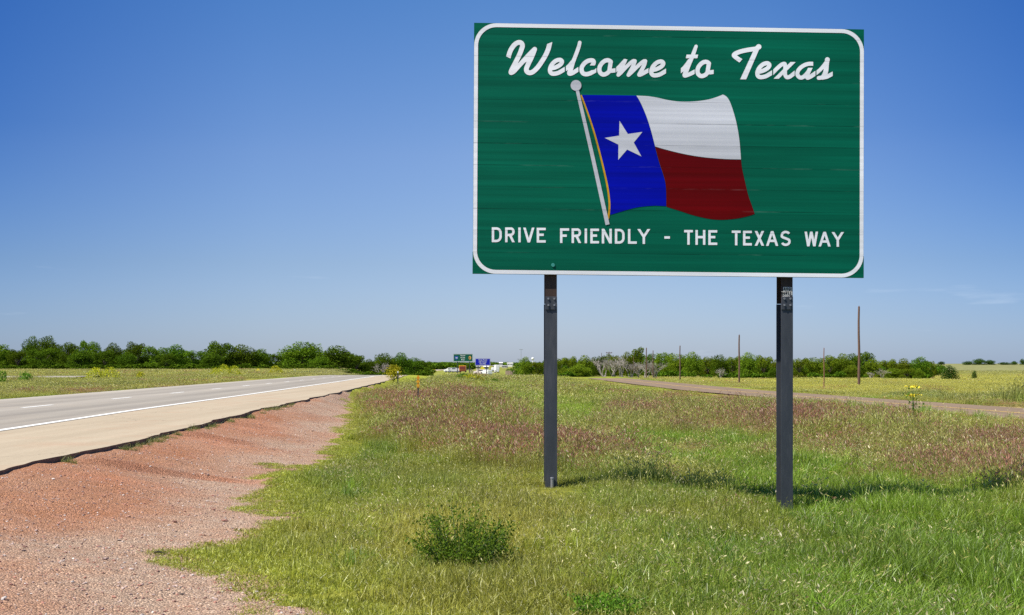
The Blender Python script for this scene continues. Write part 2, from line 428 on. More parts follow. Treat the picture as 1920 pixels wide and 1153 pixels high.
def road_mat(name, c0, c1, c2, streak, tracks=False, cracks=False):
    m, nt, b = mat(name); g = N(nt, 'ShaderNodeNewGeometry'); P = g.outputs['Position']
    s = noise_(nt, P, 1.0, 5, .6, (1.6, .07, 1)); f = noise_(nt, P, 30, 5, .8); p = noise_(nt, P, .7, 5, .65)
    c = mixc(nt, ramp(nt, s, [(.35, 0), (.65, 1)]), c0, c1)
    c = mixc(nt, ramp(nt, p, [(.5, 0), (.75, streak)]), c, c2)
    c = mixc(nt, 1, c, ramp(nt, f, [(.25, .8), (.75, 1.2)]), 'MULTIPLY')
    if cracks:
        vo = N(nt, 'ShaderNodeTexVoronoi', feature='DISTANCE_TO_EDGE'); vo.inputs['Scale'].default_value = 1.0
        wn = N(nt, 'ShaderNodeTexNoise'); wn.inputs['Scale'].default_value = 1.4; wn.inputs['Detail'].default_value = 4; L(nt, P, wn.inputs['Vector'])
        mp_ = N(nt, 'ShaderNodeMapping'); mp_.inputs['Scale'].default_value = (.16, .11, 1); L(nt, P, mp_.inputs[0])
        ad = N(nt, 'ShaderNodeVectorMath', operation='MULTIPLY_ADD'); L(nt, wn.outputs['Color'], ad.inputs[0]); ad.inputs[1].default_value = (.25, .25, 0); L(nt, mp_.outputs[0], ad.inputs[2]); L(nt, ad.outputs[0], vo.inputs['Vector'])
        c = mixc(nt, ramp(nt, vo.outputs['Distance'], [(0, .75), (.0022, .5), (.004, 0)]), c, (.14, .11, .08))
        bl = noise_(nt, P, 2.2, 4, .6); c = mixc(nt, ramp(nt, bl, [(.66, 0), (.70, .35), (.74, 0)]), c, (.22, .17, .12))
    if tracks:
        a = attr_(nt, 'lat')
        tr = ramp(nt, a.outputs['Fac'], [(0, 1.0), (.06, .95), (.12, .82), (.2, .95), (.30, .82), (.42, 1.0), (.5, 1.08), (.60, .86), (.68, .97), (.78, .86), (.9, 1.12), (1, 1.25)])
        c = mixc(nt, 1, c, tr, 'MULTIPLY')
    L(nt, c, b.inputs['Base Color']); b.inputs['Roughness'].default_value = .9; b.inputs['Specular IOR Level'].default_value = .2
    bump_(nt, f, .4, .01, b); return m
M_earth = plain('broken_pavement_edge', (.20, .125, .09), .95, var=.5, scale=5)
M_sh = road_mat('shoulder_concrete', (.42, .345, .24), (.37, .30, .205), (.39, .24, .15), .55, False, True)
M_as = road_mat('worn_asphalt', (.275, .245, .205), (.34, .305, .25), (.35, .295, .225), .55, True)
M_ln = plain('road_paint', (.78, .77, .72), .7, var=.1, scale=3)
M_yl = plain('yellow_road_paint', (.55, .36, .10), .8, var=.3, scale=2)
strip('road_shoulder', yr, 0, 3.2, 0, M_sh, wob, skirt=.30, nx=4)
o = strip('road', [v for v in yr if v < 60][::4] + [v for v in yr if v >= 60], 3.2, 11.0, .004, M_as, nx=16)
lat = np.tile(np.linspace(0, 1, 17), len(o.data.vertices)//17)
a = o.data.attributes.new('lat', 'FLOAT', 'POINT'); a.data.foreach_set('value', lat.astype(np.float32))
strip('road_edge_line', yr[::4], 3.25, 3.43, .009, M_ln)
strip('road_lane_line', [10.0, 240], 6.98, 7.13, .009, M_ln, nx=1, dash=(3.05, 10.4))
# frontage road: pinkish chip seal
M_fr = road_mat('chipseal', (.235, .165, .105), (.19, .135, .088), (.265, .19, .125), .6)
zfr = lambda y: float(height(np.array([xf(y)+2.5]), np.array([float(y)]), False)[0]) + .015
yf = [20 + 2*i for i in range(80)]
ff = lambda y: xf(y) + 5.0
strip('frontage_road', yf, 0, 5.0, .02, M_fr, edge=ff, zf=zfr, nx=4)
strip('frontage_road_centre_line', yf, 2.42, 2.58, .025, M_yl, edge=ff, zf=zfr)
# far carriageway glimpsed in the left field, on its own low bank
vs, fs = [], []
for i in range(31):
    x = -78 + i*1.3; ya = 127 + (x+46)*.28
    for j, (dy_, dz) in enumerate(((-4, -.3), (-1.5, .20), (6, .22), (9, -.3))):
        vs.append((x, ya+dy_, float(height(np.array([x]), np.array([ya+dy_]), False)[0]) + dz))
for i in range(30):
    for j in range(3): fs.append((i*4+j, (i+1)*4+j, (i+1)*4+j+1, i*4+j+1))
me = bpy.data.meshes.new('far_carriageway'); me.from_pydata(vs, [], fs); me.update(); tag(link('far_carriageway', me, M_as), kind='structure')
# ================================================================ the big sign
YL, YRt = 19.85, 20.06
TH = math.atan2(YRt-YL, (1619-CX)/F*YRt - (887-CX)/F*YL)
P0 = Vector(((1253-CX)/F*19.955, 19.955, -.2))
sign = thing('welcome_sign', 'large green board reading Welcome to Texas with a waving flag, on two steel posts', 'road sign', P0, TH)
R_inv = Matrix.Rotation(-TH, 3, 'Z')
cam_l = R_inv @ (Vector((0, 0, EYE)) - P0)
def SP(px, py, dy=0.0):
    """point of the sign's plane seen at a pixel of the photo, in the sign's own metres (x right, z up, y back)"""
    d = R_inv @ Vector(((px-CX)/F, 1, -(py-HZ)/F))
    t = (0 - cam_l.y)/d.y
    p = cam_l + d*t
    return (p.x, dy, p.z)
cTL, cBL, cTR, cBR = [np.array(SP(*p))[[0, 2]] for p in ((889, 43.5), (886.5, 514), (1620, 56), (1619, 522))]
NP = 11.5
def quad(u, v):
    """u 0..1 along, v 0..11.5 panels up"""
    t = v/NP
    return cBL*(1-u)*(1-t) + cBR*u*(1-t) + cTL*(1-u)*t + cTR*u*t
_A = np.array([cBR-cBL, (cTL-cBL)/NP]).T; _Ai = np.linalg.inv(_A)
def pv_of(P):
    q = (np.asarray(P)[:, [0, 2]] - cBL) @ _Ai.T
    return np.stack([q[:, 0]*5.47, q[:, 1], np.zeros(len(q))], 1)

def sign_mat(name, col, dark=.5, rough=.5, wave=.8, spec=.12, seam=1.0, band=.14):
    m, nt, b = mat(name); a = attr_(nt, 'sp'); V = a.outputs['Vector']
    sxyz = N(nt, 'ShaderNodeSeparateXYZ'); L(nt, V, sxyz.inputs[0])
    fr = math_(nt, 'FRACT', sxyz.outputs[1])
    ds = math_(nt, 'MINIMUM', fr, math_(nt, 'SUBTRACT', 1.0, fr))        # distance to a seam, in panels
    on = noise_(nt, V, 1.0, 4, .6, (.8, 1.3, 1))
    line = math_(nt, 'MULTIPLY', ramp(nt, ds, [(0, 1), (.014, .8), (.024, 0)]), ramp(nt, on, [(.40, .10), (.62, 1)]))
    st = noise_(nt, V, 1.0, 2, .4, (.16, 1.9, 1)); st2 = noise_(nt, V, 1.0, 2, .5, (.3, 14, 1)); lg = noise_(nt, V, 1.0, 3, .5, (.35, .3, 1))
    c = mixc(nt, ramp(nt, st, [(.3, 0), (.7, 1)]), tuple(v*(1-band) for v in col), tuple(min(.9, v*(1+band)) for v in col))
    c = mixc(nt, 1, c, ramp(nt, lg, [(.3, .86), (.7, 1.12)]), 'MULTIPLY')
    c = mixc(nt, 1, c, ramp(nt, noise_(nt, V, 1.0, 3, .6, (.22, 4.5, 7)), [(.35, .93), (.65, 1.06)]), 'MULTIPLY')
    c = mixc(nt, math_(nt, 'MULTIPLY', line, seam), c, tuple(v*(1-dark) for v in col))
    hl = math_(nt, 'MULTIPLY', ramp(nt, ds, [(.0, 0), (.018, 1), (.034, 0)]), ramp(nt, noise_(nt, V, 1.0, 4, .7, (.9, 1.1, 3)), [(.54, 0), (.72, .6)]))  # highlight flecks painted into the colour beside the seams
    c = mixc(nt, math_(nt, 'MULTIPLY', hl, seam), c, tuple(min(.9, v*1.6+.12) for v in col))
    sp = N(nt, 'ShaderNodeTexVoronoi'); sp.inputs['Scale'].default_value = 2.2; L(nt, V, sp.inputs['Vector'])
    L(nt, c, b.inputs['Base Color']); b.inputs['Roughness'].default_value = rough; b.inputs['Specular IOR Level'].default_value = spec
    hgt = math_(nt, 'ADD', math_(nt, 'MULTIPLY', st, 1.0), math_(nt, 'ADD', math_(nt, 'MULTIPLY', st2, .03), math_(nt, 'MULTIPLY', line, -.008)))
    bump_(nt, hgt, wave*.5, .03, b)
    return m
M_green = sign_mat('green_sheeting', (.0003, .116, .064), rough=.45)
M_gdark = M_green
M_white = sign_mat('white_sheeting', (.90, .90, .92), rough=.6, wave=.22, band=.02)
M_whiteF = sign_mat('white_flag_sheeting', (.66, .665, .70), rough=.5, wave=.35, band=.07)
M_ball = sign_mat('grey_white_sheeting', (.56, .56, .59), rough=.5, wave=.2, band=.03)
M_blue = sign_mat('blue_sheeting', (.0, .003, .36), rough=.4, dark=.3)
M_red = sign_mat('red_sheeting', (.125, .0, .0), rough=.4, dark=.3)
M_gold = sign_mat('gold_sheeting', (.62, .32, .015), rough=.45, wave=.2)
M_alu = plain('aluminium', (.45, .46, .48), .45, .7)

def sign_mesh(name, verts, faces, material, parent=sign):
    me = bpy.data.meshes.new(name); me.from_pydata([tuple(v) for v in verts], [], faces); me.update()
    bm = bmesh.new(); bm.from_mesh(me); bmesh.ops.recalc_face_normals(bm, faces=bm.faces)
    if sum(f.normal.y*f.calc_area() for f in bm.faces) > 1e-9 and abs(sum(f.normal.z for f in bm.faces)) < len(bm.faces)*.01 and all(abs(f.normal.y) > .9 for f in bm.faces):
        for f in bm.faces: f.normal_flip()
    bm.to_mesh(me); bm.free()
    a = me.attributes.new('sp', 'FLOAT_VECTOR', 'POINT')
    co = np.array([v.co[:] for v in me.vertices])
    a.data.foreach_set('vector', pv_of(co).astype(np.float32).ravel())
    return link(name, me, material, parent)

# twelve extruded panels: shallow pillow section, flanges turned back at each seam
def panel(v0, v1, proud=0.0, wide=0.0):
    vs, fs = [], []; nu, nv = 46, 10
    for j in range(nv+1):
        t = j/nv; v = v0 + (v1-v0)*t
        for i in range(nu+1):
            u = i/nu; p = quad(u, v)
            du = (-wide if i == 0 else wide if i == nu else 0)
            bul = .0003*math.sin(math.pi*t)
            bul += .0004*float(fnoise(u*4, v0*1.3+t*1.5, 77, 2))
            zz = p[1] + (.00025 if j == 0 else -.00025 if j == nv else 0)
            vs.append((p[0]+du, -bul - proud, zz))
    for j in range(nv):
        for i in range(nu):
            a = j*(nu+1)+i; fs.append((a, a+1, a+nu+2, a+nu+1))
    n0 = len(vs)
    for j in (0, nv):
        for i in range(nu+1):
            p = vs[j*(nu+1)+i]; vs.append((p[0], .05, p[2]))
    for i in range(nu):
        fs.append((i+1, i, n0+i, n0+i+1)); a = nv*(nu+1)+i; b = n0+nu+1+i
        fs.append((a, a+1, b+1, b))
    # end caps
    for (i, flip) in ((0, 0), (nu, 1)):
        loop = [j*(nu+1)+i for j in range(nv+1)] + [n0+nu+1+i, n0+i]
        fs.append(tuple(loop if flip else loop[::-1]))
    me = bpy.data.meshes.new('panel'); me.from_pydata(vs, [], fs); me.update()
    a = me.attributes.new('sp', 'FLOAT_VECTOR', 'POINT')
    a.data.foreach_set('vector', pv_of(np.array(vs)).astype(np.float32).ravel())
    return link('panel', me, M_green, sign)
for k in range(12):
    panel(k, min(k+1, NP), proud=.0006 if k == 0 else 0, wide=.004 if k == 0 else 0)

DY = -.0032
def flat_poly(name, px_pts, material, dy=DY):
    P = [SP(x, y, dy) for x, y in px_pts]
    tris = tessellate_polygon([[Vector(p) for p in P]])
    return sign_mesh(name, P, [tuple(t) for t in tris], material)

# ---- distance-field lettering: strokes are centre lines with a radius; the union is contoured once
def smooth(pts, n=7):
    out = []
    P = [pts[0]] + list(pts) + [pts[-1]]
    for i in range(1, len(P)-2):
        p0, p1, p2, p3 = [np.array(P[j], float) for j in (i-1, i, i+1, i+2)]
        for k in range(n):
            t = k/n
            out.append(.5*((2*p1) + (-p0+p2)*t + (2*p0-5*p1+4*p2-p3)*t*t + (-p0+3*p1-3*p2+p3)*t**3))
    out.append(np.array(pts[-1], float)); return out

def stroke_field(GX, GY, st):
    """st: dict(p=[(x,y,r)...], a=start cut normal, b=end cut normal)"""
    P = st['p']; best = np.full(GX.shape, 1e9)
    n = len(P)-1
    for i in range(max(n, 1)):
        x0, y0, r0 = P[i]; x1, y1, r1 = P[min(i+1, len(P)-1)]
        dx, dy = x1-x0, y1-y0; l2 = dx*dx+dy*dy+1e-9
        lo, hi = 0.0, 1.0
        if i == 0 and st.get('a'): lo = -3.0
        if i == n-1 and st.get('b'): hi = 4.0
        t = np.clip(((GX-x0)*dx + (GY-y0)*dy)/l2, lo, hi)
        tr = np.clip(t, 0, 1)
        d = np.hypot(GX-x0-t*dx, GY-y0-t*dy) - (r0+(r1-r0)*tr)
        if i == 0 and st.get('a'):
            c = (GX-x0)*st['a'][0] + (GY-y0)*st['a'][1]; d = np.maximum(d, c)
        if i == n-1 and st.get('b'):
            c = (GX-x1)*st['b'][0] + (GY-y1)*st['b'][1]; d = np.maximum(d, c)
        best = np.minimum(best, d)
    for key, k in (('a', 0), ('b', -1)):                      # trim the neighbours of a cut end as well
        if st.get(key):
            x0, y0, r0 = P[k]; c = (GX-x0)*st[key][0] + (GY-y0)*st[key][1]
            nearm = np.hypot(GX-x0, GY-y0) < r0*2.1
            best = np.where(nearm, np.maximum(best, c), best)
    return best

def contour(strokes, step=.5):
    """strokes in photo pixels -> (points, faces) of the filled union"""
    allp = np.array([q for s in strokes for q in s['p']])
    x0, y0 = allp[:, 0].min()-allp[:, 2].max()-2, allp[:, 1].min()-allp[:, 2].max()-2
    x1, y1 = allp[:, 0].max()+allp[:, 2].max()+2, allp[:, 1].max()+allp[:, 2].max()+2
    nx, ny = int((x1-x0)/step)+2, int((y1-y0)/step)+2
    GX, GY = np.meshgrid(x0+np.arange(nx)*step, y0+np.arange(ny)*step)
    Fd = np.full(GX.shape, 1e9)
    for s in strokes:
        p = np.array(s['p']); m = p[:, 2].max()*2+2
        i0, i1 = max(0, int((p[:, 0].min()-m-x0)/step)), min(nx, int((p[:, 0].max()+m-x0)/step)+2)
        j0, j1 = max(0, int((p[:, 1].min()-m-y0)/step)), min(ny, int((p[:, 1].max()+m-y0)/step)+2)
        Fd[j0:j1, i0:i1] = np.minimum(Fd[j0:j1, i0:i1], stroke_field(GX[j0:j1, i0:i1], GY[j0:j1, i0:i1], s))
    verts, faces, vid = [], [], {}
    def vtx(key, p):
        if key not in vid: vid[key] = len(verts); verts.append(p)
        return vid[key]
    ins = Fd < 0
    anyin = ins[:-1, :-1] | ins[1:, :-1] | ins[:-1, 1:] | ins[1:, 1:]
    for j, i in zip(*np.nonzero(anyin)):
        cs = [(j, i), (j, i+1), (j+1, i+1), (j+1, i)]; poly = []
        for k in range(4):
            a, b = cs[k], cs[(k+1) % 4]; fa, fb = Fd[a], Fd[b]
            if fa < 0: poly.append(vtx(a, (GX[a], GY[a])))
            if (fa < 0) != (fb < 0):
                t = fa/(fa-fb); key = (min(a, b), max(a, b), 1)
                poly.append(vtx(key, (GX[a]+(GX[b]-GX[a])*t, GY[a]+(GY[b]-GY[a])*t)))
        if len(poly) >= 3: faces.append(tuple(poly))
    return verts, faces

def lettering(name, strokes, material, dy=DY, step=.5):
    v, f = contour(strokes, step)
    return sign_mesh(name, [SP(x, y, dy) for x, y in v], f, material)

# script words, traced as centre lines.  coordinates: tile origin + units of 1/12.81 photo pixel
K = 1/12.81
def sc_(ox, pts, a=None, b=None, r=50, off=(0, 0), sm=True):
    q = [((p[0]+off[0]), (p[1]+off[1]), (p[2] if len(p) > 2 else r)) for p in pts]
    q = smooth(q) if sm and len(q) > 2 else q
    return dict(p=[(ox+x*K, 65+y*K, rr*K) for x, y, rr in q], a=a, b=b)
def nrm(x, y):
    l = math.hypot(x, y); return (x/l, y/l)
A0, B0, C0, D0, E0, F0 = 940, 1020, 1140, 1260, 1360, 1460
def letter_e(ox, off, end=True):
    return [sc_(ox, [(1205, 822), (1300, 797), (1400, 745), (1452, 685), (1448, 640), (1400, 616), (1310, 640), (1225, 715), (1175, 810), (1170, 890), (1205, 940), (1275, 950), (1370, 928), (1450, 885), (1522, 842)], None, (1, 0), 50, off)]
def letter_o(ox, off):
    return [sc_(ox, [(885, 700), (872, 790), (862, 865), (895, 915), (1000, 905)], None, (1, 0), 50, off),
            sc_(ox, [(885, 715), (860, 680), (805, 664), (735, 685), (665, 745), (622, 820), (612, 900), (640, 970), (705, 1008), (785, 985), (845, 930), (862, 865)], None, None, 51, off)]
script = []
script += [sc_(A0, [(167, 558), (205, 430), (262, 320), (335, 238), (415, 198), (480, 215), (508, 275), (490, 345), (440, 480), (372, 620), (300, 760), (240, 880), (232, 915)], nrm(-.42, .9), None, 57),
           sc_(A0, [(236, 918, 62), (300, 888, 58), (420, 760, 55), (560, 610, 55), (690, 470, 55), (800, 362, 56)], None, None, 55),
           sc_(A0, [(800, 362, 56), (765, 450, 60), (700, 600, 60), (640, 730, 57), (602, 830, 57), (615, 895, 58), (680, 928, 57), (765, 900, 57), (870, 800, 57), (970, 660, 57), (1060, 510, 57), (1122, 370, 57), (1150, 270, 57), (1163, 212, 57)], None, nrm(-.36, -.93), 57),
           sc_(A0, [(520, 660, 50), (660, 540, 60), (740, 440, 60)])]
script += letter_e(A0, (0, 0))
script += [sc_(B0, [(858, 200, 42), (838, 290, 45), (790, 430, 46), (740, 560, 46), (690, 690, 50), (648, 820, 56), (618, 900, 56), (615, 945, 55), (680, 935, 50), (750, 893, 50), (826, 845, 50)], None, (1, 0)),
           sc_(B0, [(526, 830), (600, 765), (680, 670)], (-1, 0), None, 48)]
script += [sc_(B0, [(1160, 752), (1192, 690), (1180, 640), (1120, 629), (1040, 650), (960, 712), (908, 795), (905, 880), (940, 940), (1005, 962), (1085, 948), (1170, 908), (1256, 858)], (0, 1), (1, 0), 52)]
script += letter_o(C0, (-820, -38))
script += [sc_(C0, [(197, 857), (260, 795), (330, 722), (405, 640)], (-1, 0), None, 47),
           sc_(C0, [(420, 606), (380, 700), (320, 830), (272, 920), (248, 978)], (0, -1), None, 45),
           sc_(C0, [(248, 978), (310, 925), (420, 805), (530, 700), (605, 645), (645, 645)], None, None, 44),
           sc_(C0, [(645, 645), (625, 710), (575, 820), (515, 930), (490, 980)], None, None, 45),
           sc_(C0, [(490, 980), (560, 920), (680, 800), (790, 700), (860, 650), (893, 648)], None, None, 45),
           sc_(C0, [(893, 648), (872, 730), (820, 840), (765, 940), (750, 975), (800, 962), (880, 920), (972, 868)], None, (1, 0), 48),
           sc_(C0, [(290, 800), (340, 790)], None, None, 70)]
script += letter_e(C0, (-129, 40))
i_to = len(script)
script += [sc_(D0, [(577, 292, 40), (545, 380, 45), (505, 490, 48), (460, 600, 48), (400, 740, 50), (350, 860, 55), (312, 950, 54), (308, 992, 52), (370, 980, 48), (450, 948, 48), (543, 900, 48)], None, (1, 0)),
           sc_(D0, [(212, 880), (290, 812), (365, 720), (420, 640)], (-1, 0), None, 48),
           sc_(D0, [(340, 535), (480, 535), (618, 535)], nrm(-90, -20), nrm(90, 20), 44)]
script += letter_o(D0, (0, 0))
i_tx = len(script)
script += [sc_(E0, [(800, 305), (801, 305)], None, None, 64, sm=False),
           sc_(E0, [(765, 330, 56), (600, 700, 60), (428, 1085, 66)], None, (0, 1), sm=False),
           sc_(E0, [(374, 640), (290, 585), (222, 530), (208, 498), (250, 462), (340, 425), (430, 400), (560, 375), (730, 352)], nrm(.75, .68), None, 53)]
script += letter_e(E0, (-400, 82))
script += [sc_(E0, [(1150, 916), (1240, 825), (1330, 745), (1400, 712), (1430, 725), (1438, 800), (1432, 900), (1440, 985), (1480, 1035), (1550, 1020), (1664, 932)], (-1, 0), (1, 0), 47),
           sc_(F0, [(-62, 1071), (345, 669)], (0, 1), (0, -1), 44, sm=False)]
script += [sc_(F0, [(828, 712), (730, 712), (630, 738), (530, 800), (462, 885), (448, 965), (490, 1030), (555, 1043), (620, 1005), (690, 930), (740, 860)], (1, 0), None, 48),
           sc_(F0, [(760, 809), (722, 890), (690, 980), (690, 1045), (770, 1015), (883, 938)], (0, -1), (1, 0), 50)]
script += [sc_(F0, [(907, 930), (1000, 850), (1090, 745), (1150, 665)], (-1, 0), None, 44),
           sc_(F0, [(1168, 612, 58), (1155, 700, 52), (1142, 800, 58), (1130, 890, 58), (1100, 975, 58), (1045, 1035, 50), (960, 1052, 46)]),
           sc_(F0, [(1050, 1045), (1150, 1025), (1220, 990), (1296, 950)], None, (1, 0), 48)]
for part in (script[:i_to], script[i_to:i_tx], script[i_tx:]): lettering('script_word', part, M_white)

# highway capitals: strokes in a unit box (x 0..1 left-right, y 0..1 top-bottom)
ST = .085   # half stroke as a share of the height
def arc(cx, cy, rx, ry, a0, a1, n=14):
    return [(cx+rx*math.cos(math.radians(a0+(a1-a0)*i/n)), cy+ry*math.sin(math.radians(a0+(a1-a0)*i/n))) for i in range(n+1)]
GL = {}
GL['I'] = lambda w, h: [[(.5, 0), (.5, 1)]]
GL['E'] = lambda w, h: [[(w, 0), (w, 1)], [(0, h), (1, h)], [(0, .47), (.78, .47)], [(0, 1-h), (1, 1-h)]]
GL['F'] = lambda w, h: [[(w, 0), (w, 1)], [(0, h), (1, h)], [(0, .5), (.74, .5)]]
GL['L'] = lambda w, h: [[(w, 0), (w, 1)], [(0, 1-h), (1, 1-h)]]
GL['T'] = lambda w, h: [[(0, h), (1, h)], [(.5, 0), (.5, 1)]]
GL['H'] = lambda w, h: [[(w, 0), (w, 1)], [(1-w, 0), (1-w, 1)], [(w, .48), (1-w, .48)]]
GL['V'] = lambda w, h: [[(w*.9, 0), (.5, 1)], [(1-w*.9, 0), (.5, 1)]]
GL['Y'] = lambda w, h: [[(w*.9, 0), (.5, .52)], [(1-w*.9, 0), (.5, .52)], [(.5, .5), (.5, 1)]]
GL['X'] = lambda w, h: [[(w, 0), (1-w, 1)], [(1-w, 0), (w, 1)]]
GL['A'] = lambda w, h: [[(w*.9, 1), (.5, 0)], [(1-w*.9, 1), (.5, 0)], [(.28, .66), (.72, .66)]]
GL['N'] = lambda w, h: [[(w, 0), (w, 1)], [(1-w, 0), (1-w, 1)], [(w, 0), (1-w, 1)]]
GL['W'] = lambda w, h: [[(w*.8, 0), (.27, 1)], [(.27, 1), (.5, 0)], [(.5, 0), (.73, 1)], [(.73, 1), (1-w*.8, 0)]]
GL['M'] = lambda w, h: [[(w, 0), (w, 1)], [(1-w, 0), (1-w, 1)], [(w, 0), (.5, .7)], [(1-w, 0), (.5, .7)]]
GL['D'] = lambda w, h: [[(w, 0), (w, 1)], [(0, h), (.45, h)] + arc(.45, .38, .55-w, .38-h, -90, 0)[1:] + [(1-w, .62)] + arc(.45, .62, .55-w, .38-h, 0, 90)[1:] + [(0, 1-h)]]
GL['B'] = lambda w, h: [[(w, 0), (w, 1)], [(0, h), (.55, h)] + arc(.55, .26, .38, .26-h, -90, 90)[1:] + [(0, .5)], [(0, .5), (.55, .5)] + arc(.55, .74, .42-w*.3, .26-h, -90, 90)[1:] + [(0, 1-h)]]
GL['R'] = lambda w, h: [[(w, 0), (w, 1)], [(0, h), (.58, h)] + arc(.58, .27+h*.2, .42-w, .27-h*.7, -90, 90)[1:] + [(0, .55-h*.3)], [(.5, .5), (1-w, 1)]]
GL['O'] = lambda w, h: [arc(.5, .5, .5-w, .5-h, 0, 360, 24)]
GL['J'] = lambda w, h: [[(1-w, 0), (1-w, .65)] + arc(.5, .68, .5-w, .32-h, 0, 170)]
GL['2'] = lambda w, h: [arc(.5, .3, .5-w, .3-h, -170, 20) + [(w, 1-h), (1, 1-h)]]
GL['S'] = lambda w, h: [arc(.5, .27+h*.15, .5-w, .27-h*.85, -25, -180, 10) + [(.10+w*.35, .40), (.5, .50), (.86-w*.2, .60)] + arc(.5, .72, .5-w, .28-h, 0, 158, 10)]
GL['-'] = lambda w, h: [[(0, .5), (1, .5)]]
def glyph(ch, x0, x1, y0, y1, half=None):
    W_, H_ = x1-x0, y1-y0; r = half or H_*ST
    w, h = r/W_, r/H_
    out = []
    for pl in GL[ch](w, h):
        pts = [(x0+a*W_, y0+b*H_, r) for a, b in pl]
        if ch == 'S': pts = [tuple(q) for q in smooth(pts, 4)]
        a = b = None
        def endn(p, q):
            dx, dy = p[0]-q[0], p[1]-q[1]; l = math.hypot(dx, dy); dx /= l; dy /= l
            if ch in 'VYXANWMRK' and abs(dy) > .5: return (0, 1 if dy > 0 else -1)     # slanted strokes end on the line
            return (dx, dy)
        if pts[0] != pts[-1] and ch != 'O':
            a, b = endn(pts[0], pts[1]), endn(pts[-1], pts[-2])
        out.append(dict(p=pts, a=a, b=b))
    return out
motto = []
for ch, x0, x1, y0, y1 in [('D', 922.1, 940.8, 427.1, 455), ('R', 947.1, 965, 427.3, 455.1), ('I', 971.7, 976.3, 427.5, 455.3), ('V', 981.3, 1001.7, 427.7, 455.5), ('E', 1006.3, 1023.2, 428, 455.8),
        ('F', 1050, 1067.1, 429, 456.4), ('R', 1071.7, 1089.5, 429.1, 456.6), ('I', 1096.1, 1100.7, 429.4, 456.9), ('E', 1106.8, 1123.1, 429.6, 457.3), ('N', 1128.3, 1147.1, 429.8, 457.4), ('D', 1152.8, 1171.1, 430, 457.8), ('L', 1177.4, 1193.9, 430.3, 458), ('Y', 1195.6, 1218.6, 430.4, 458.3),
        ('-', 1245.6, 1256, 432.3, 460), ('T', 1282.7, 1299.1, 432.1, 459.7), ('H', 1303.9, 1322.5, 432.2, 459.9), ('E', 1328, 1344.8, 432.5, 460.2),
        ('T', 1372, 1388.6, 433.2, 460.9), ('E', 1393.1, 1409.6, 433.6, 461.2), ('X', 1415.1, 1432.5, 434, 461.6), ('A', 1436.5, 1458.9, 434.2, 461.9), ('S', 1463.8, 1482.3, 433.6, 462.1),
        ('W', 1508.9, 1533.3, 435.2, 462.8), ('A', 1534.9, 1557.1, 435.5, 463.1), ('Y', 1559.7, 1581.8, 436, 463.6)]:
    if motto and x0 - last > 12: lettering('motto_word', motto, M_white); motto = []
    motto += glyph(ch, x0, x1, y0, y1, 2.25); last = x1
lettering('motto_word', motto, M_white)

# ---- border ring
def border():
    vs, fs = [], []; n = 12
    w_, h_ = 5.47, 3.505
    def ring(inset, rad):
        out = []
        for (cx, cy, a0) in ((w_-inset-rad, h_-inset-rad, 0), (inset+rad, h_-inset-rad, 90), (inset+rad, inset+rad, 180), (w_-inset-rad, inset+rad, 270)):
            for i in range(n+1):
                a = math.radians(a0+90*i/n); out.append((cx+rad*math.cos(a), cy+rad*math.sin(a)))
        return out
    ro, ri = ring(.002, .315), ring(.056, .262)
    for (x, y) in ro+ri:
        p = quad(x/w_, y/h_*NP); vs.append((p[0], DY, p[1]))
    m = len(ro)
    for i in range(m): fs.append((i, (i+1) % m, m+(i+1) % m, m+i))
    sign_mesh('border', vs, fs, M_white)
border()

# ---- the flag picture
blueR = [(1192.7, 180.1), (1199.2, 190.7), (1207, 207.7), (1213.5, 224.6), (1220, 245.4), (1227.2, 272.7), (1228.5, 279), (1235.7, 306), (1242.2, 325.5), (1247.4, 345), (1248.7, 364.6), (1248.9, 387.4)]
blueB = [(1229.2, 386.4), (1209.6, 387.7), (1190.1, 390.6), (1164.1, 397.8), (1144.6, 403.6)]
cord = [(1089.9, 180.3), (1099.2, 205), (1112, 242.8), (1122.6, 281), (1132.9, 322.9), (1139.2, 352.9), (1142.4, 378.9), (1142.2, 396), (1140.2, 410)]
def dense(p): return [tuple(q[:2]) for q in smooth([(a, b) for a, b in p], 5)]
blue = dense([(1091.2, 178.8), (1140, 179.3), (1192.7, 180.1)]) + dense(blueR)[1:] + dense(blueB) + dense([(x+1.2, y) for x, y in cord[:-1]])[::-1][1:]
flat_poly('flag_blue_field', blue, M_blue)
whT = [(1193.3, 180.1), (1200, 180.5), (1215, 181.3), (1231.3, 183.8), (1250, 188), (1268.8, 190.9), (1287.5, 191.5), (1306.3, 190.6), (1325, 188), (1341, 183.8), (1355.6, 178.1)]
whR = [(1355.6, 178.1), (1362.5, 182.5), (1368.8, 192.5), (1375, 210), (1381.3, 233.8), (1386.3, 263.8), (1389.3, 299.8)]
whB = [(1389.3, 299.8), (1362.5, 299.2), (1337.5, 297.5), (1312.5, 294.8), (1287.5, 290.6), (1262.5, 285), (1241.3, 279.4), (1228.3, 275.4)]
flat_poly('flag_white_stripe', dense(whT) + dense(whR)[1:] + dense(whB)[1:] + [(x+.5, y) for x, y in dense(blueR[:6])[::-1][:-1]], M_whiteF)
rdR = [(1389.3, 300.8), (1391.3, 317.5), (1396.3, 340), (1402.5, 366.3), (1410, 387.5), (1414.8, 401.9)]
rdB = [(1414.8, 401.9), (1406, 405), (1387.5, 409.4), (1368.8, 411.9), (1350, 412.8), (1331.3, 411.3), (1312.5, 407.5), (1293.8, 402.5), (1275, 396.3), (1249.6, 388.4)]
flat_poly('flag_red_stripe', [(x, y+.9) for x, y in dense(whB)[::-1]] + dense(rdR)[1:] + dense(rdB)[1:] + [(x+.6, y) for x, y in dense(blueR[5:])[::-1][1:-4]], M_red)
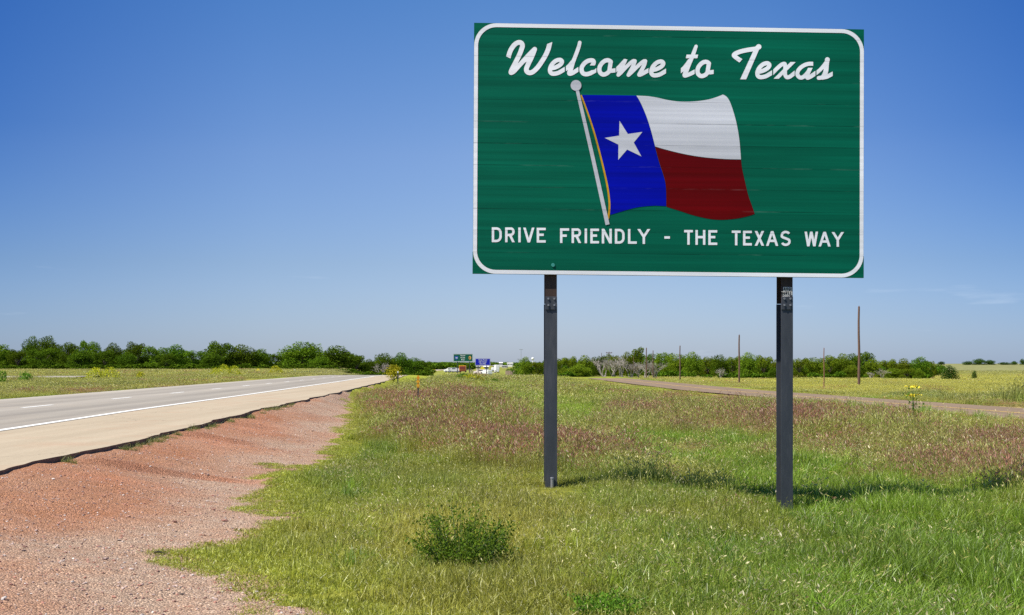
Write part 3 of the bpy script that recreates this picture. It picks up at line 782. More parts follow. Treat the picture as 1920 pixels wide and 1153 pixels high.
flat_poly('flag_star', [(1161.5, 227.4), (1177.1, 252.2), (1204.4, 248.3), (1188.2, 268.2), (1202.5, 294.1), (1175.8, 281.3), (1159.2, 300.6), (1159.5, 272.1), (1133.9, 259.5), (1160.8, 255.2)], M_whiteF, DY-.002)
lettering('flag_cord', [dict(p=[(x, y, 1.4+.5*i/40) for i, (x, y) in enumerate(dense(cord))])], M_gold, DY-.002)
lettering('flag_pole', [dict(p=[(1082.2, 170, 3.1), (1110, 290, 3.5), (1139.1, 422.2, 3.8)], b=nrm(.24, .97)),], M_ball, DY-.0035)
lettering('flag_pole_ball', [dict(p=[(1079.9, 161.2, 10), (1080, 161.2, 10)])], M_ball, DY-.005)

# ---- box / bolt helpers
def bm_box(bm, x0, x1, y0, y1, z0, z1, bev=0):
    vs = [bm.verts.new(p) for p in ((x0, y0, z0), (x1, y0, z0), (x1, y1, z0), (x0, y1, z0), (x0, y0, z1), (x1, y0, z1), (x1, y1, z1), (x0, y1, z1))]
    fs = [bm.faces.new([vs[i] for i in q]) for q in ((0, 3, 2, 1), (4, 5, 6, 7), (0, 1, 5, 4), (1, 2, 6, 5), (2, 3, 7, 6), (3, 0, 4, 7))]
    if bev:
        es = list({e for f in fs for e in f.edges})
        bmesh.ops.bevel(bm, geom=es, offset=bev, segments=2, affect='EDGES', profile=.6)
def bm_cyl(bm, p, q, r0, r1, n=12, cap=True):
    p, q = Vector(p), Vector(q); d = (q-p).normalized(); u = d.orthogonal().normalized(); v = d.cross(u)
    a = [bm.verts.new(p+(u*math.cos(t)+v*math.sin(t))*r0) for t in [2*math.pi*i/n for i in range(n)]]
    b = [bm.verts.new(q+(u*math.cos(t)+v*math.sin(t))*r1) for t in [2*math.pi*i/n for i in range(n)]]
    for i in range(n): bm.faces.new((a[i], a[(i+1) % n], b[(i+1) % n], b[i]))
    if cap: bm.faces.new(a[::-1]); bm.faces.new(b)
def done(bm, name, material, parent, smooth=False):
    bmesh.ops.recalc_face_normals(bm, faces=bm.faces)
    me = bpy.data.meshes.new(name); bm.to_mesh(me); bm.free()
    if smooth:
        for p in me.polygons: p.use_smooth = True
    return link(name, me, material, parent)

# ---- steel posts: I section, rusty upper length, hinge plate, grey lower length
def steel(name, c0, c1, c2, rough):
    m, nt, b = mat(name); g = N(nt, 'ShaderNodeTexCoord'); P = g.outputs['Object']
    n = noise_(nt, P, 3, 6, .7, (1, 1, .35)); s = noise_(nt, P, 14, 6, .75, (2.5, 2.5, .5)); k = noise_(nt, P, 5, 3, .5)
    c = mixc(nt, ramp(nt, n, [(.35, 0), (.65, 1)]), c0, c1)
    c = mixc(nt, ramp(nt, s, [(.62, 0), (.74, .7)]), c, c2)
    sm = noise_(nt, P, 1.3, 5, .7, (6, 6, 1)); c = mixc(nt, ramp(nt, sm, [(.5, 0), (.72, .55)]), c, c2)
    L(nt, c, b.inputs['Base Color']); b.inputs['Metallic'].default_value = .25; b.inputs['Roughness'].default_value = rough
    bump_(nt, s, .3, .004, b); return m
M_rust = steel('weathered_brown_steel', (.040, .024, .018), (.060, .036, .026), (.10, .06, .04), .7)
M_post = steel('weathered_grey_steel', (.040, .046, .056), (.062, .068, .08), (.12, .12, .13), .55)
M_bolt = plain('bolt_steel', (.30, .30, .31), .5, .6)
M_cream = plain('sticker_paper', (.62, .60, .56), .8, var=.1, scale=30)
M_ink = plain('sticker_ink', (.02, .02, .02), .8)
M_conc = plain('concrete_footing', (.42, .40, .36), .9)
def post(px, py_base, label):
    x = SP(px, 600)[0]
    wx, wy = (Matrix.Rotation(TH, 3, 'Z') @ Vector((x, .055, 0)) + P0)[:2]
    zb = SP(px, py_base)[2] - .12
    zt = SP(px, 70)[2]; zh = SP(px, 568)[2]
    fw, dp, tf = .0825, .31, .014; y0 = .056
    def ibeam(name, z0, z1, fw, material, parent, dy=0):
        bm = bmesh.new()
        bm_box(bm, x-fw, x+fw, y0+dy, y0+dy+tf, z0, z1, .002)
        bm_box(bm, x-fw, x+fw, y0+dy+dp-tf, y0+dy+dp, z0, z1, .002)
        bm_box(bm, x-.005, x+.005, y0+dy+tf+.0005, y0+dy+dp-tf-.0005, z0+.001, z1-.001)
        return done(bm, name, material, parent)
    p = ibeam('post', zb, zh-.012, fw+.002, M_post, sign); 
    u = ibeam('post_upper_length', zh-.006, zt, fw-.002, M_rust, sign, .001)
    bm = bmesh.new(); bm_box(bm, x-fw*.99, x+fw*.99, y0-.014, y0-.001, zh-.085, zh+.085, .003)
    h = done(bm, 'hinge_plate', M_post, p)
    for sx in (-1, 1):
        for dz in (.055, -.035):
            bm = bmesh.new(); bm_cyl(bm, (x+sx*.042, y0-.028, zh+dz), (x+sx*.042, y0-.0145, zh+dz), .015, .015, 6)
            done(bm, 'bolt', M_bolt, h)
    bm = bmesh.new(); bm_box(bm, x-.13, x+.13, y0-.06, y0+dp+.06, zb-.15, zb+.075, .02)
    done(bm, 'footing', M_conc, sign)
    return x, y0, zb, zh
xl, y0, zbl, zhl = post(1034, 915, 'left')
xr_, _, zbr, zhr = post(1477.5, 956, 'right')
bm = bmesh.new(); bm_cyl(bm, (xl+.012, y0-.035, zbl+.06), (xl+.012, y0-.035, zbl+.26), .024, .024, 14); bm_cyl(bm, (xl+.012, y0-.035, zbl+.26), (xl+.012, y0-.035, zbl+.275), .03, .027, 14)
done(bm, 'anchor_stub', M_bolt, sign, False)
# sticker on the right post: three torn lines of letters
rows = [("AOD", 1470.2, 1486, 538.3, 546), ("BOMS2", 1465.6, 1487.2, 546.6, 554.2), ("JAF", 1469, 1482.5, 554.8, 561.6)]
bm = bmesh.new()
for (t, a, b_, c_, d_) in rows:
    pa, pb = SP(a, d_), SP(b_, c_)
    x0, x1 = max(pa[0], xr_-.079), min(pb[0], xr_+.079)
    n = 9; top = [bm.verts.new((x0+(x1-x0)*i/n, y0-.0022, pb[2]+random.uniform(-.006, .002))) for i in range(n+1)]
    bot = [bm.verts.new((x0+(x1-x0)*i/n, y0-.0022, pa[2]+random.uniform(-.002, .006))) for i in range(n+1)]
    for i in range(n): bm.faces.new((bot[i], bot[i+1], top[i+1], top[i]))
stk = done(bm, 'sticker', M_cream, sign)
gl = []
for (t, a, b_, c_, d_) in rows:
    w1 = (min(b_, 1486.5)-a-1)/len(t)
    for i, ch in enumerate(t): gl += glyph(ch, a+.7+i*w1, a+.7+i*w1+w1*.8, c_+1.2, d_-1.2, .62)
v, f = contour(gl, .3)
o = sign_mesh('sticker_lettering', [SP(x, y, y0-.0045) for x, y in v], f, M_ink, stk)
# small bolts heads where the panels clamp to the posts, and a scuffed fitting near the lower edge
bm = bmesh.new(); c_ = SP(1037, 498); bm_cyl(bm, (c_[0], -.012, c_[2]), (c_[0], -.004, c_[2]), .024, .026, 14)
done(bm, 'clamp_cap', plain('green_fitting', (.05, .30, .25), .5), sign)
# ================================================================ grass
def grass_mat():
    m = bpy.data.materials.new('grass_blades'); m.use_nodes = True; nt = m.node_tree
    out = nt.nodes['Material Output']; nt.nodes.remove(nt.nodes['Principled BSDF'])
    t = attr_(nt, 'tint', 'INSTANCER'); h = attr_(nt, 'head', 'INSTANCER'); rn = attr_(nt, 'rnd'); kd = attr_(nt, 'part')
    v = ramp(nt, rn.outputs['Fac'], [(0, .30), (.45, .88), (.85, 1.4), (1, 2.0)])
    c = mixc(nt, 1, t.outputs['Color'], v, 'MULTIPLY')
    c = mixc(nt, ramp(nt, rn.outputs['Fac'], [(.80, 0), (.97, .55)]), c, (.42, .36, .18))
    hc = mixc(nt, 1, h.outputs['Color'], ramp(nt, rn.outputs['Fac'], [(0, .6), (.6, 1), (1, 1.5)]), 'MULTIPLY')
    c = mixc(nt, kd.outputs['Fac'], c, hc)
    d = N(nt, 'ShaderNodeBsdfDiffuse'); tr = N(nt, 'ShaderNodeBsdfTranslucent'); mx = N(nt, 'ShaderNodeMixShader')
    L(nt, c, d.inputs[0]); L(nt, mixc(nt, 1, c, (1.15, 1.15, .6), 'MULTIPLY'), tr.inputs[0]); mx.inputs[0].default_value = .38
    g = N(nt, 'ShaderNodeBsdfGlossy'); g.inputs['Roughness'].default_value = .45; g.inputs[0].default_value = (1, 1, 1, 1)
    m2 = N(nt, 'ShaderNodeMixShader'); m2.inputs[0].default_value = .035
    L(nt, d.outputs[0], mx.inputs[1]); L(nt, tr.outputs[0], mx.inputs[2])
    L(nt, mx.outputs[0], m2.inputs[1]); L(nt, g.outputs[0], m2.inputs[2]); L(nt, m2.outputs[0], out.inputs[0])
    return m
M_grass = grass_mat()

def tuft(name, n, size, h0, h1, wd, lean=.5, heads=0.0, hl=.04, hw=.006, circle=False, straw=0):
    """a patch of n blades: every blade a bent, tapering strip; some stems carry a seed head"""
    r = RNG
    px = r.uniform(-size/2, size/2, n); py = r.uniform(-size/2, size/2, n)
    if circle:
        a = r.uniform(0, 2*np.pi, n); q = size/2*r.uniform(0, 1, n)**.7; px, py = q*np.cos(a), q*np.sin(a)
    hh = r.uniform(h0, h1, n)*(1-.25*r.random(n)); ang = r.uniform(0, 2*np.pi, n)
    ln = np.abs(r.normal(0, lean, n))+.08; w2 = wd*r.uniform(.6, 1.3, n)
    dx, dy = np.cos(ang), np.sin(ang)
    fa = r.uniform(0, 2*np.pi, n); sx, sy = np.cos(fa), np.sin(fa)
    isH = r.random(n) < heads
    hh = np.where(isH, hh*1.18, hh); ln = np.where(isH, ln*.7, ln)
    ts = [0, .4, .75, 1.0]; ws = [1, .85, .5, 0]
    rn = r.random(n)
    rn = np.where(rn < straw, .9+.1*r.random(n), rn*.88)
    V, A, K = [], [], []
    for t, wv in zip(ts, ws):
        bx = px + dx*ln*hh*t*t; by = py + dy*ln*hh*t*t; bz = hh*(t - .25*ln*t*t)
        wv2 = np.where(isH, .55, 1.0)*w2*wv/2
        if wv > 0:
            V.append(np.stack([bx-sx*wv2, by-sy*wv2, bz], 1)); V.append(np.stack([bx+sx*wv2, by+sy*wv2, bz], 1))
        else: V.append(np.stack([bx, by, bz], 1))
    V = np.stack(V, 1)                       # n,7,3
    base = np.arange(n)[:, None]*7
    q = np.array([[0, 1, 3, 2], [2, 3, 5, 4]]); F4 = (base[:, :, None] + q[None]).reshape(-1, 4)
    tri = np.array([4, 5, 6, 6]); 
    F3 = base + np.array([4, 5, 6])[None]
    verts = V.reshape(-1, 3); faces = [F4.tolist(), F3.tolist()]
    rnd = np.repeat(rn, 7); part = np.zeros(len(verts))
    hi = np.nonzero(isH)[0]
    if len(hi):
        tip = V[hi, 6]; tx = (V[hi, 6]-(V[hi, 4]+V[hi, 5])/2); tx /= np.linalg.norm(tx, axis=1)[:, None]+1e-6
        tx = tx + np.stack([dx[hi]*.5, dy[hi]*.5, np.zeros(len(hi))-.1], 1); tx /= np.linalg.norm(tx, axis=1)[:, None]
        Lh = hl*r.uniform(.7, 1.4, len(hi))[:, None]; W = hw*r.uniform(.7, 1.4, len(hi))[:, None]
        s1 = np.stack([sx[hi], sy[hi], 0*sx[hi]], 1); s2 = np.cross(tx, s1); s2 /= np.linalg.norm(s2, axis=1)[:, None]+1e-6
        b0 = len(verts)
        pts = [tip-tx*Lh*.2, tip+tx*Lh*.35+s1*W, tip+tx*Lh*.35-s1*W, tip+tx*Lh, tip+tx*Lh*.35+s2*W, tip+tx*Lh*.35-s2*W]
        hv = np.stack(pts, 1).reshape(-1, 3); verts = np.concatenate([verts, hv])
        bb = b0 + np.arange(len(hi))[:, None]*6
        faces.append((bb + np.array([0, 1, 3, 2])).tolist()); faces.append((bb + np.array([0, 4, 3, 5])).tolist())
        rnd = np.concatenate([rnd, np.repeat(r.random(len(hi)), 6)]); part = np.concatenate([part, np.ones(len(hi)*6)])
    me = bpy.data.meshes.new(name); me.from_pydata(verts.tolist(), [], [f for fl in faces for f in fl]); me.update()
    for nm, val in (('rnd', rnd), ('part', part)):
        a = me.attributes.new(nm, 'FLOAT', 'POINT'); a.data.foreach_set('value', val.astype(np.float32))
    me.materials.append(M_grass)
    return bpy.data.objects.new(name, me)

def scatter(name, x, y, z, rot, scl, tint, head, protos, pick=None, mat_=None):
    n = len(x)
    me = bpy.data.meshes.new(name); me.vertices.add(n)
    me.vertices.foreach_set('co', np.stack([x, y, z], 1).astype(np.float32).ravel())
    def A(nm, ty, key, val):
        a = me.attributes.new(nm, ty, 'POINT'); a.data.foreach_set(key, np.asarray(val, np.float32).ravel())
    R3 = rot if np.ndim(rot) == 2 else np.stack([np.zeros(n), np.zeros(n), rot], 1)
    A('rot', 'FLOAT_VECTOR', 'vector', R3); A('scl', 'FLOAT_VECTOR', 'vector', scl)
    A('tint', 'FLOAT_COLOR', 'color', np.concatenate([tint, np.ones((n, 1))], 1)); A('head', 'FLOAT_COLOR', 'color', np.concatenate([head, np.ones((n, 1))], 1))
    a = me.attributes.new('idx', 'INT', 'POINT'); a.data.foreach_set('value', (pick if pick is not None else RNG.integers(0, len(protos), n)).astype(np.int32))
    o = bpy.data.objects.new(name, me); COL.objects.link(o)
    ng = bpy.data.node_groups.new(name+'_nodes', 'GeometryNodeTree')
    ng.interface.new_socket('Geometry', in_out='INPUT', socket_type='NodeSocketGeometry'); ng.interface.new_socket('Geometry', in_out='OUTPUT', socket_type='NodeSocketGeometry')
    gi = ng.nodes.new('NodeGroupInput'); go = ng.nodes.new('NodeGroupOutput')
    iop = ng.nodes.new('GeometryNodeInstanceOnPoints'); jn = ng.nodes.new('GeometryNodeGeometryToInstance')
    iop.inputs['Pick Instance'].default_value = True
    for p in reversed(protos):
        oi = ng.nodes.new('GeometryNodeObjectInfo'); oi.inputs['Object'].default_value = p; oi.inputs['As Instance'].default_value = False
        ng.links.new(oi.outputs['Geometry'], jn.inputs[0])
    def na(nm, ty):
        q = ng.nodes.new('GeometryNodeInputNamedAttribute'); q.data_type = ty; q.inputs['Name'].default_value = nm
        return [s for s in q.outputs if s.enabled and s.name == 'Attribute'][0]
    ng.links.new(gi.outputs[0], iop.inputs['Points']); ng.links.new(jn.outputs[0], iop.inputs['Instance'])
    ng.links.new(na('rot', 'FLOAT_VECTOR'), iop.inputs['Rotation']); ng.links.new(na('scl', 'FLOAT_VECTOR'), iop.inputs['Scale']); ng.links.new(na('idx', 'INT'), iop.inputs['Instance Index'])
    ng.links.new(iop.outputs[0], go.inputs[0])
    md = o.modifiers.new('scatter', 'NODES'); md.node_group = ng
    tag(o, kind='stuff'); return o

def cells(y0, y1, pitch, margin=1.0, jit=.5):
    """jittered points over the strip of land the photograph looks along"""
    out = []
    y = y0
    while y < y1:
        hw = .40*y + margin
        xs = np.arange(-hw, hw, pitch); n = len(xs)
        out.append(np.stack([xs + RNG.uniform(-jit, jit, n)*pitch, np.full(n, y) + RNG.uniform(-jit, jit, n)*pitch], 1)); y += pitch
    return np.concatenate(out)
def on_grass(x, y, mg=0):
    d = x - xe(y); g = (d > mg) & (x > xg(y) - .05 + mg*.3)
    lf = d < -11.15 - mg
    fr = (x > xf(y) - .15 - mg) & (x < xf(y) + 5.15 + mg) & (y > 15)
    return (g | lf) & ~fr
def field(name, P, protos, scl=(.8, 1.25), hk=1.0, sel=None, zsc=None, bright=1.0, mg=.15):
    x, y = P[:, 0], P[:, 1]; m = on_grass(x, y, mg)
    if sel is not None: m &= sel(x, y)
    x, y = x[m], y[m]; n = len(x)
    c, hc, hp, lush, mead, wd = zones(x, y)
    mv = (RNG.random(n) < 1.0*hp**1.4 + .03)[:, None]
    hc = np.where(mv, np.array([.40, .205, .15]), np.array([.43, .42, .13]))*RNG.uniform(.75, 1.2, n)[:, None]
    s = RNG.uniform(*scl, n); sz = s if zsc is None else s*zsc(x, y, lush, mead, wd)
    c = c*(RNG.uniform(.86, 1.16, n)[:, None])*bright
    return scatter(name, x, y, height(x, y)-.01, RNG.uniform(0, 6.28, n), np.stack([s, s, sz], 1), c, hc*hk, protos)

# near: short mown sward with pale curled tips
mown = [tuft('mown%d' % i, 560, .62, .05, .16, .0065, .75, .06, .02, .003, straw=.08) for i in range(4)]
low = [tuft('low%d' % i, 150, .34, .015, .05, .007, 1.1, 0, straw=.06, circle=True) for i in range(4)]
tall = [tuft('tall%d' % i, 520, .62, .13, .32, .0062, .45, .20, .045, .005, straw=.08) for i in range(4)]
lushp = [tuft('lush%d' % i, 430, .60, .20, .46, .0085, .42, .02, .05, .005, straw=.02) for i in range(3)]
def foot(x, y):
    k = 1.0
    k = k*(1 - .8*sstep(1.5, .8, np.hypot((x+4.05)/1.3, (y-58.5)/5)))*(1 - .7*sstep(1.5, .7, np.hypot((x-11.3)/.8, (y-37.5)/3.5)))
    for (qx, qy) in ((.52, 18.9), (3.70, 18.8)): k = k*(1 - .85*sstep(1.4, .75, np.hypot((x-qx)/.62, (y-qy)/1.5)))
    return k
def zm(x, y, lush, mead, wd):
    k = .58 + .85*np.clip(.5+fnoise(x*.5, y*.35, 51), 0, 1.3)
    k = k*(1 - .75*sstep(6.5, 1.0, xf(y) - x)*sstep(20, 40, y))
    k = k*foot(x, y)*np.where(x < xe(y), .5, 1.0)
    return np.where(x > xf(y)+5, .4*k/(1-.75*sstep(20, 40, y)), k)
def is_mead(x, y):
    return zones(x, y)[4] > .5
def is_lush(x, y): return zones(x, y)[3] > .45
def is_wd(x, y): return zones(x, y)[5] > .45
field('mown_grass', cells(7.5, 32, .34), mown, sel=lambda x, y: ~is_mead(x, y) & ~is_lush(x, y) & ~is_wd(x, y), zsc=zm)
P = np.concatenate([cells(7.5, 62, .2), cells(7.5, 30, .2)]); x_, y_ = P[:, 0], P[:, 1]
e_ = x_ - xg(y_); nn = fnoise(x_*1.7, y_*.9, 61, 4)
m_ = (x_ > xe(y_)+.1) & (is_wd(x_, y_) | (e_ < .2)) & (e_ > -.65) & (nn > 1.15*sstep(.3, -.6, e_) - .6*sstep(-.05, .6, e_) - .02)
P = P[m_]; x_, y_ = P.T; n = len(x_); c_ = zones(x_, y_)[0]*RNG.uniform(.8, 1.15, n)[:, None]; s_ = RNG.uniform(.7, 1.3, n)
scatter('low_weeds', x_, y_, height(x_, y_)-.004, RNG.uniform(0, 6.28, n), np.stack([s_, s_, s_*(.6+.9*sstep(-.3, .9, x_-xg(y_)))], 1), c_, c_, low)
field('meadow_grass', cells(15, 34, .40), tall, sel=lambda x, y: is_mead(x, y) & ~is_lush(x, y), zsc=zm)
field('meadow_grass', cells(34, 70, .62), tall, sel=lambda x, y: ~is_lush(x, y) & ~is_wd(x, y), zsc=zm, scl=(1.2, 1.6))
field('lush_grass', cells(7.2, 90, .42), lushp, sel=lambda x, y: is_lush(x, y) & ~is_wd(x, y), zsc=lambda x, y, l, m, w: (.5+.55*l)*(.8+.4*fnoise(x*.7, y*.4, 52))*foot(x, y)*(1-.45*sstep(14, 10, y)))
farp = [tuft('farp%d' % i, 420, 1.9, .14, .32, .016, .5, .26, .07, .016, straw=.06) for i in range(3)]
field('far_meadow_grass', cells(68, 170, 1.35, 4), farp, mg=1.0, sel=lambda x, y: ~is_wd(x, y), zsc=zm)
farq = [tuft('farq%d' % i, 420, 4.2, .15, .34, .04, .5, .2, .12, .04, straw=.06) for i in range(3)]
field('distant_grass', cells(165, 345, 3.1, 8), farq, mg=2.2, zsc=zm)
# longer uneven bunches and dead pale stalks standing in the sward
bun = [tuft('bun%d' % i, 80, .26, .10, .27, .0085, .75, .10, .035, .0045, circle=True, straw=.12) for i in range(4)]
dead = [tuft('dead%d' % i, 22, .22, .12, .26, .0035, .9, .40, .04, .0045, circle=True, straw=.9) for i in range(3)]
def bunch(name, P, protos, thr, seed, tmul, smin, smax):
    x, y = P[:, 0], P[:, 1]; m = on_grass(x, y) & ~is_wd(x, y) & (fnoise(x*.8, y*.5, seed, 3) + .5*RNG.random(len(x)) > thr)
    m &= (np.hypot((x+4.05)/1.5, (y-59)/5) > 1) & (np.hypot((x-11.3)/.9, (y-37.5)/4) > 1)
    for (qx, qy) in ((.52, 18.9), (3.72, 19.0)): m &= np.hypot((x-qx)/.62, (y-qy)/1.6) > 1.1
    x, y = x[m], y[m]; n = len(x); c = zones(x, y)[0]*np.array(tmul)*RNG.uniform(.8, 1.2, n)[:, None]; s = RNG.uniform(smin, smax, n)
    scatter(name, x, y, height(x, y)-.01, RNG.uniform(0, 6, n), np.stack([s, s, s*RNG.uniform(.7, 1.2, n)], 1), np.clip(c, 0, .8), np.tile([.58, .52, .30], (n, 1)), protos)
bunch('grass_bunches', cells(7.5, 34, .30), bun, .34, 81, (.95, 1.08, .8), .6, 1.15)
bunch('dark_grass_bunches', cells(7.5, 34, .45), bun, .5, 83, (.55, .8, .6), .6, 1.1)
bunch('dead_stalks', cells(7.5, 30, .34), dead, .48, 85, (1.25, 1.15, 1.4), .6, 1.1)
P = cells(20, 62, .62); P = P[is_mead(P[:, 0], P[:, 1])]
bunch('meadow_bunches', P, bun, .42, 87, (.9, 1.05, .9), 1.2, 1.9)
bunch('meadow_dead_stalks', P, dead, .50, 88, (1.1, 1.0, 1.2), 1.1, 1.7)
# tall roadside border grass beyond the frontage road
brd = [tuft('brd%d' % i, 380, 1.3, .5, 1.0, .02, .25, .15, .10, .012, straw=.04) for i in range(2)]
P = cells(50, 108, 1.0, 6)
field('border_grass', P, brd, sel=lambda x, y: (x - xf(y) - 5 > 2.2) & (x - xf(y) - 5 < 9 + 6*fnoise(x*.1, y*.1, 71)) & (x > .27*y), zsc=lambda x, y, l, m, w: (.5+.5*sstep(.27, .36, x/y))*(.7+.5*fnoise(x*.6, y*.3, 72)))
# tufts in the crack along the pavement edge
ye = np.concatenate([RNG.normal(c, s, n) for c, s, n in ((25.5, 1.6, 16), (29, 1.8, 16), (34, 1.5, 10), (43, 4, 26), (19.5, .3, 2), (22.3, .3, 3))])
ye = ye[(ye > 17)]
xx = xe(ye) + .06 + np.abs(RNG.normal(0, .10, len(ye)))
edgeT = [tuft('edg%d' % i, 60, .22, .05, .16, .006, .8, .1, .02, .004, circle=True) for i in range(2)]
scatter('edge_weeds', xx, ye, height(xx, ye)-.01, RNG.uniform(0, 6, len(ye)), np.repeat(RNG.uniform(.5, 1.15, len(ye))[:, None], 3, 1), np.tile([.22, .25, .07], (len(ye), 1)), np.tile([.35, .3, .15], (len(ye), 1)), edgeT)

# pebbles on the verge
def pebble(name, seed):
    bm = bmesh.new(); bmesh.ops.create_icosphere(bm, subdivisions=1, radius=1)
    for v in bm.verts:
        v.co *= 1 + .35*mnoise.noise(v.co*1.3 + Vector((seed*7, 0, 0))); v.co.z *= .55
    me = bpy.data.meshes.new(name); bm.to_mesh(me); bm.free(); me.materials.append(M_peb); return bpy.data.objects.new(name, me)
M_peb, nt_, b_ = mat('pebble'); a_ = attr_(nt_, 'tint', 'INSTANCER'); L(nt_, a_.outputs['Color'], b_.inputs['Base Color']); b_.inputs['Roughness'].default_value = .85
n = 46000
py_ = 7.5 + 42*RNG.random(n)**1.75; px_ = RNG.uniform(-9, -1, n)
ok = (px_ < xg(py_)+.15) & (px_ > xe(py_)+.12) & (px_ > -.40*py_-.6)
px_, py_ = px_[ok], py_[ok]; n = len(px_)
s = .0035 + .011*RNG.random(n)**3.5 + .012*(RNG.random(n) > .992)
pal = np.array([[.45, .33, .28], [.36, .17, .12], [.52, .45, .40], [.24, .13, .10], [.38, .22, .16], [.17, .12, .11], [.58, .50, .44]])
tc_ = pal[RNG.choice(len(pal), n, p=[.26, .24, .13, .12, .18, .04, .03])]*RNG.uniform(.8, 1.2, n)[:, None]
scatter('gravel_stones', px_, py_, height(px_, py_)+s*.3, np.stack([RNG.uniform(-.4, .4, n), RNG.uniform(-.4, .4, n), RNG.uniform(0, 6, n)], 1), np.stack([s*RNG.uniform(.8, 1.7, n), s, s], 1), tc_, tc_, [pebble('peb%d' % i, i) for i in range(4)])

# ================================================================ weeds and flowers one can point at
M_leafA = leafy('dark_leaf', (.10, .225, .026), .3)
M_leafY = leafy('yellow_bloom', (.36, .40, .03), .3)
M_stem = plain('green_stem', (.10, .16, .05), .7)
M_flY = plain('yellow_petals', (.75, .62, .03), .7, var=.15, scale=40)
M_flO = plain('orange_petals', (.80, .40, .04), .7, var=.2, scale=40)
def leaf_cloud(P, size, flat=.4, aspect=.55):
    """leaf quads at points P (n,3)"""
    n = len(P); r = RNG
    u = r.normal(size=(n, 3)); u /= np.linalg.norm(u, axis=1)[:, None]
    w_ = r.normal(size=(n, 3)); w_[:, 2] += flat*2; v = np.cross(w_, u); v /= np.linalg.norm(v, axis=1)[:, None]+1e-6
    s = (size*r.uniform(.6, 1.4, n))[:, None]
    q = np.stack([P-u*s*.5, P+v*s*aspect*.5, P+u*s*.5, P-v*s*aspect*.5], 1).reshape(-1, 3)
    f = np.arange(4*n).reshape(n, 4); return q, f, np.repeat(r.random(n), 4)
def leaves_obj(name, P, size, material, parent, flat=.4, aspect=.55):
    q, f, rn = leaf_cloud(np.asarray(P), size, flat, aspect)
    me = np_mesh(name, q, f, 4, False, {'rnd': ('FLOAT', rn)}); return link(name, me, material, parent)
def weed(loc, label, nst, rad, hgt, lsize, name='leafy_weed', matl=None, top=None, upright=.5, group=None, hv=(.55, 1)):
    t = thing(name, label, 'weed' if 'flower' not in name else 'wildflower', loc, 0, group)
    bm = bmesh.new(); P = []; tops = []
    for i in range(nst):
        a = random.uniform(0, 6.28); rr = rad*random.random()**.6
        end = Vector((math.cos(a)*rr, math.sin(a)*rr, hgt*random.uniform(*hv)*(1-.35*(rr/rad)**2)))
        st = Vector((end.x*(1-upright)*.6, end.y*(1-upright)*.6, 0)); pv = st
        for k in range(1, 5):
            q = k/4; p = st.lerp(end, q) + Vector((0, 0, hgt*.1*math.sin(q*3.1)))
            bm_cyl(bm, pv, p, .004*hgt*2*(1.1-q*.7), .004*hgt*2*(1.1-(q+.25)*.7), 4, False); 
            for _ in range(int(16 if not top else 7)):
                f = random.random(); c = pv.lerp(p, f)
                P.append((c.x+random.gauss(0, lsize*1.3), c.y+random.gauss(0, lsize*1.3), max(.01, c.z+random.gauss(0, lsize*.8))))
            pv = p
        tops.append(pv)
    done(bm, 'stem', M_stem, t)
    leaves_obj('leaves', P, lsize, matl or M_leafA, t)
    if top:
        m_, per, sp, sz = top; Q = []
        for p in tops:
            for _ in range(per): Q.append((p.x+random.gauss(0, sp), p.y+random.gauss(0, sp), p.z+random.gauss(0, sp*.18)))
        q, f, rn = leaf_cloud(np.array(Q), sz, 2.5, .9); me = np_mesh('flowers', q, f, 4, False, {'rnd': ('FLOAT', rn)}); link('flowers', me, m_, t)
    return t
def gp(px, Y):
    x = at(px, Y); return (x, Y, H(x, Y))
weed(gp(868, 11.9), 'dark green leafy weed clump in the mown grass left of the near post', 120, .50, .62, .024, upright=.3, hv=(.3, 1))
weed(gp(1135, 9.55), 'dark leafy weed at the bottom edge of the photo, below the left post', 34, .30, .2, .022, upright=.35)
weed(gp(1712, 40.5), 'tall single yellow-flowered weed beside the frontage road', 5, .05, 1.25, .075, 'flowering_weed', None, (M_flY, 34, .085, .045), 1, hv=(.975, 1))
weed(gp(935, 41), 'clump of orange wildflowers in the meadow left of the near post', 13, .42, .36, .05, 'wildflower_clump', None, (M_flO, 7, .035, .035), .5)
weed(gp(780, 33), 'small grey-green weed in the grass below the amber marker post', 8, .2, .2, .04)
for px, Y, wd_, hh, lab in ((738, 118, .75, 1.3, 'bright yellow bush beside the bare roadside stake'), (868, 150, .9, .75, 'dull green bush under the green highway sign'), (884, 140, .95, .85, 'yellow-green bush between the green and blue highway signs'),
                            (898, 140, .5, .7, 'narrow yellow-green bush under the blue highway sign'), (927, 150, .6, .6, 'small dark green bush right of the blue highway sign')):
    mt = M_leafY if 'yellow' in lab else M_leafA
    x, y_, z_ = gp(px, Y); t = thing('roadside_bush', lab, 'bush', (x, y_, z_))
    n = 700; a = RNG.normal(size=(n, 3)); a /= np.linalg.norm(a, axis=1)[:, None]; a *= RNG.random(n)[:, None]**.4
    P = np.stack([a[:, 0]*wd_, a[:, 1]*wd_, hh*.55+a[:, 2]*hh*.55], 1); P[:, :2] *= (1+.25*RNG.normal(size=(n, 1)))
    leaves_obj('foliage', P, .13, mt, t, .3, .6)
    bm = bmesh.new()
    for i in range(6): bm_cyl(bm, (0, 0, -.05), (random.uniform(-.3, .3)*wd_, random.uniform(-.3, .3)*wd_, hh*.6), .015, .006, 5)
    done(bm, 'stem', M_stem, t)
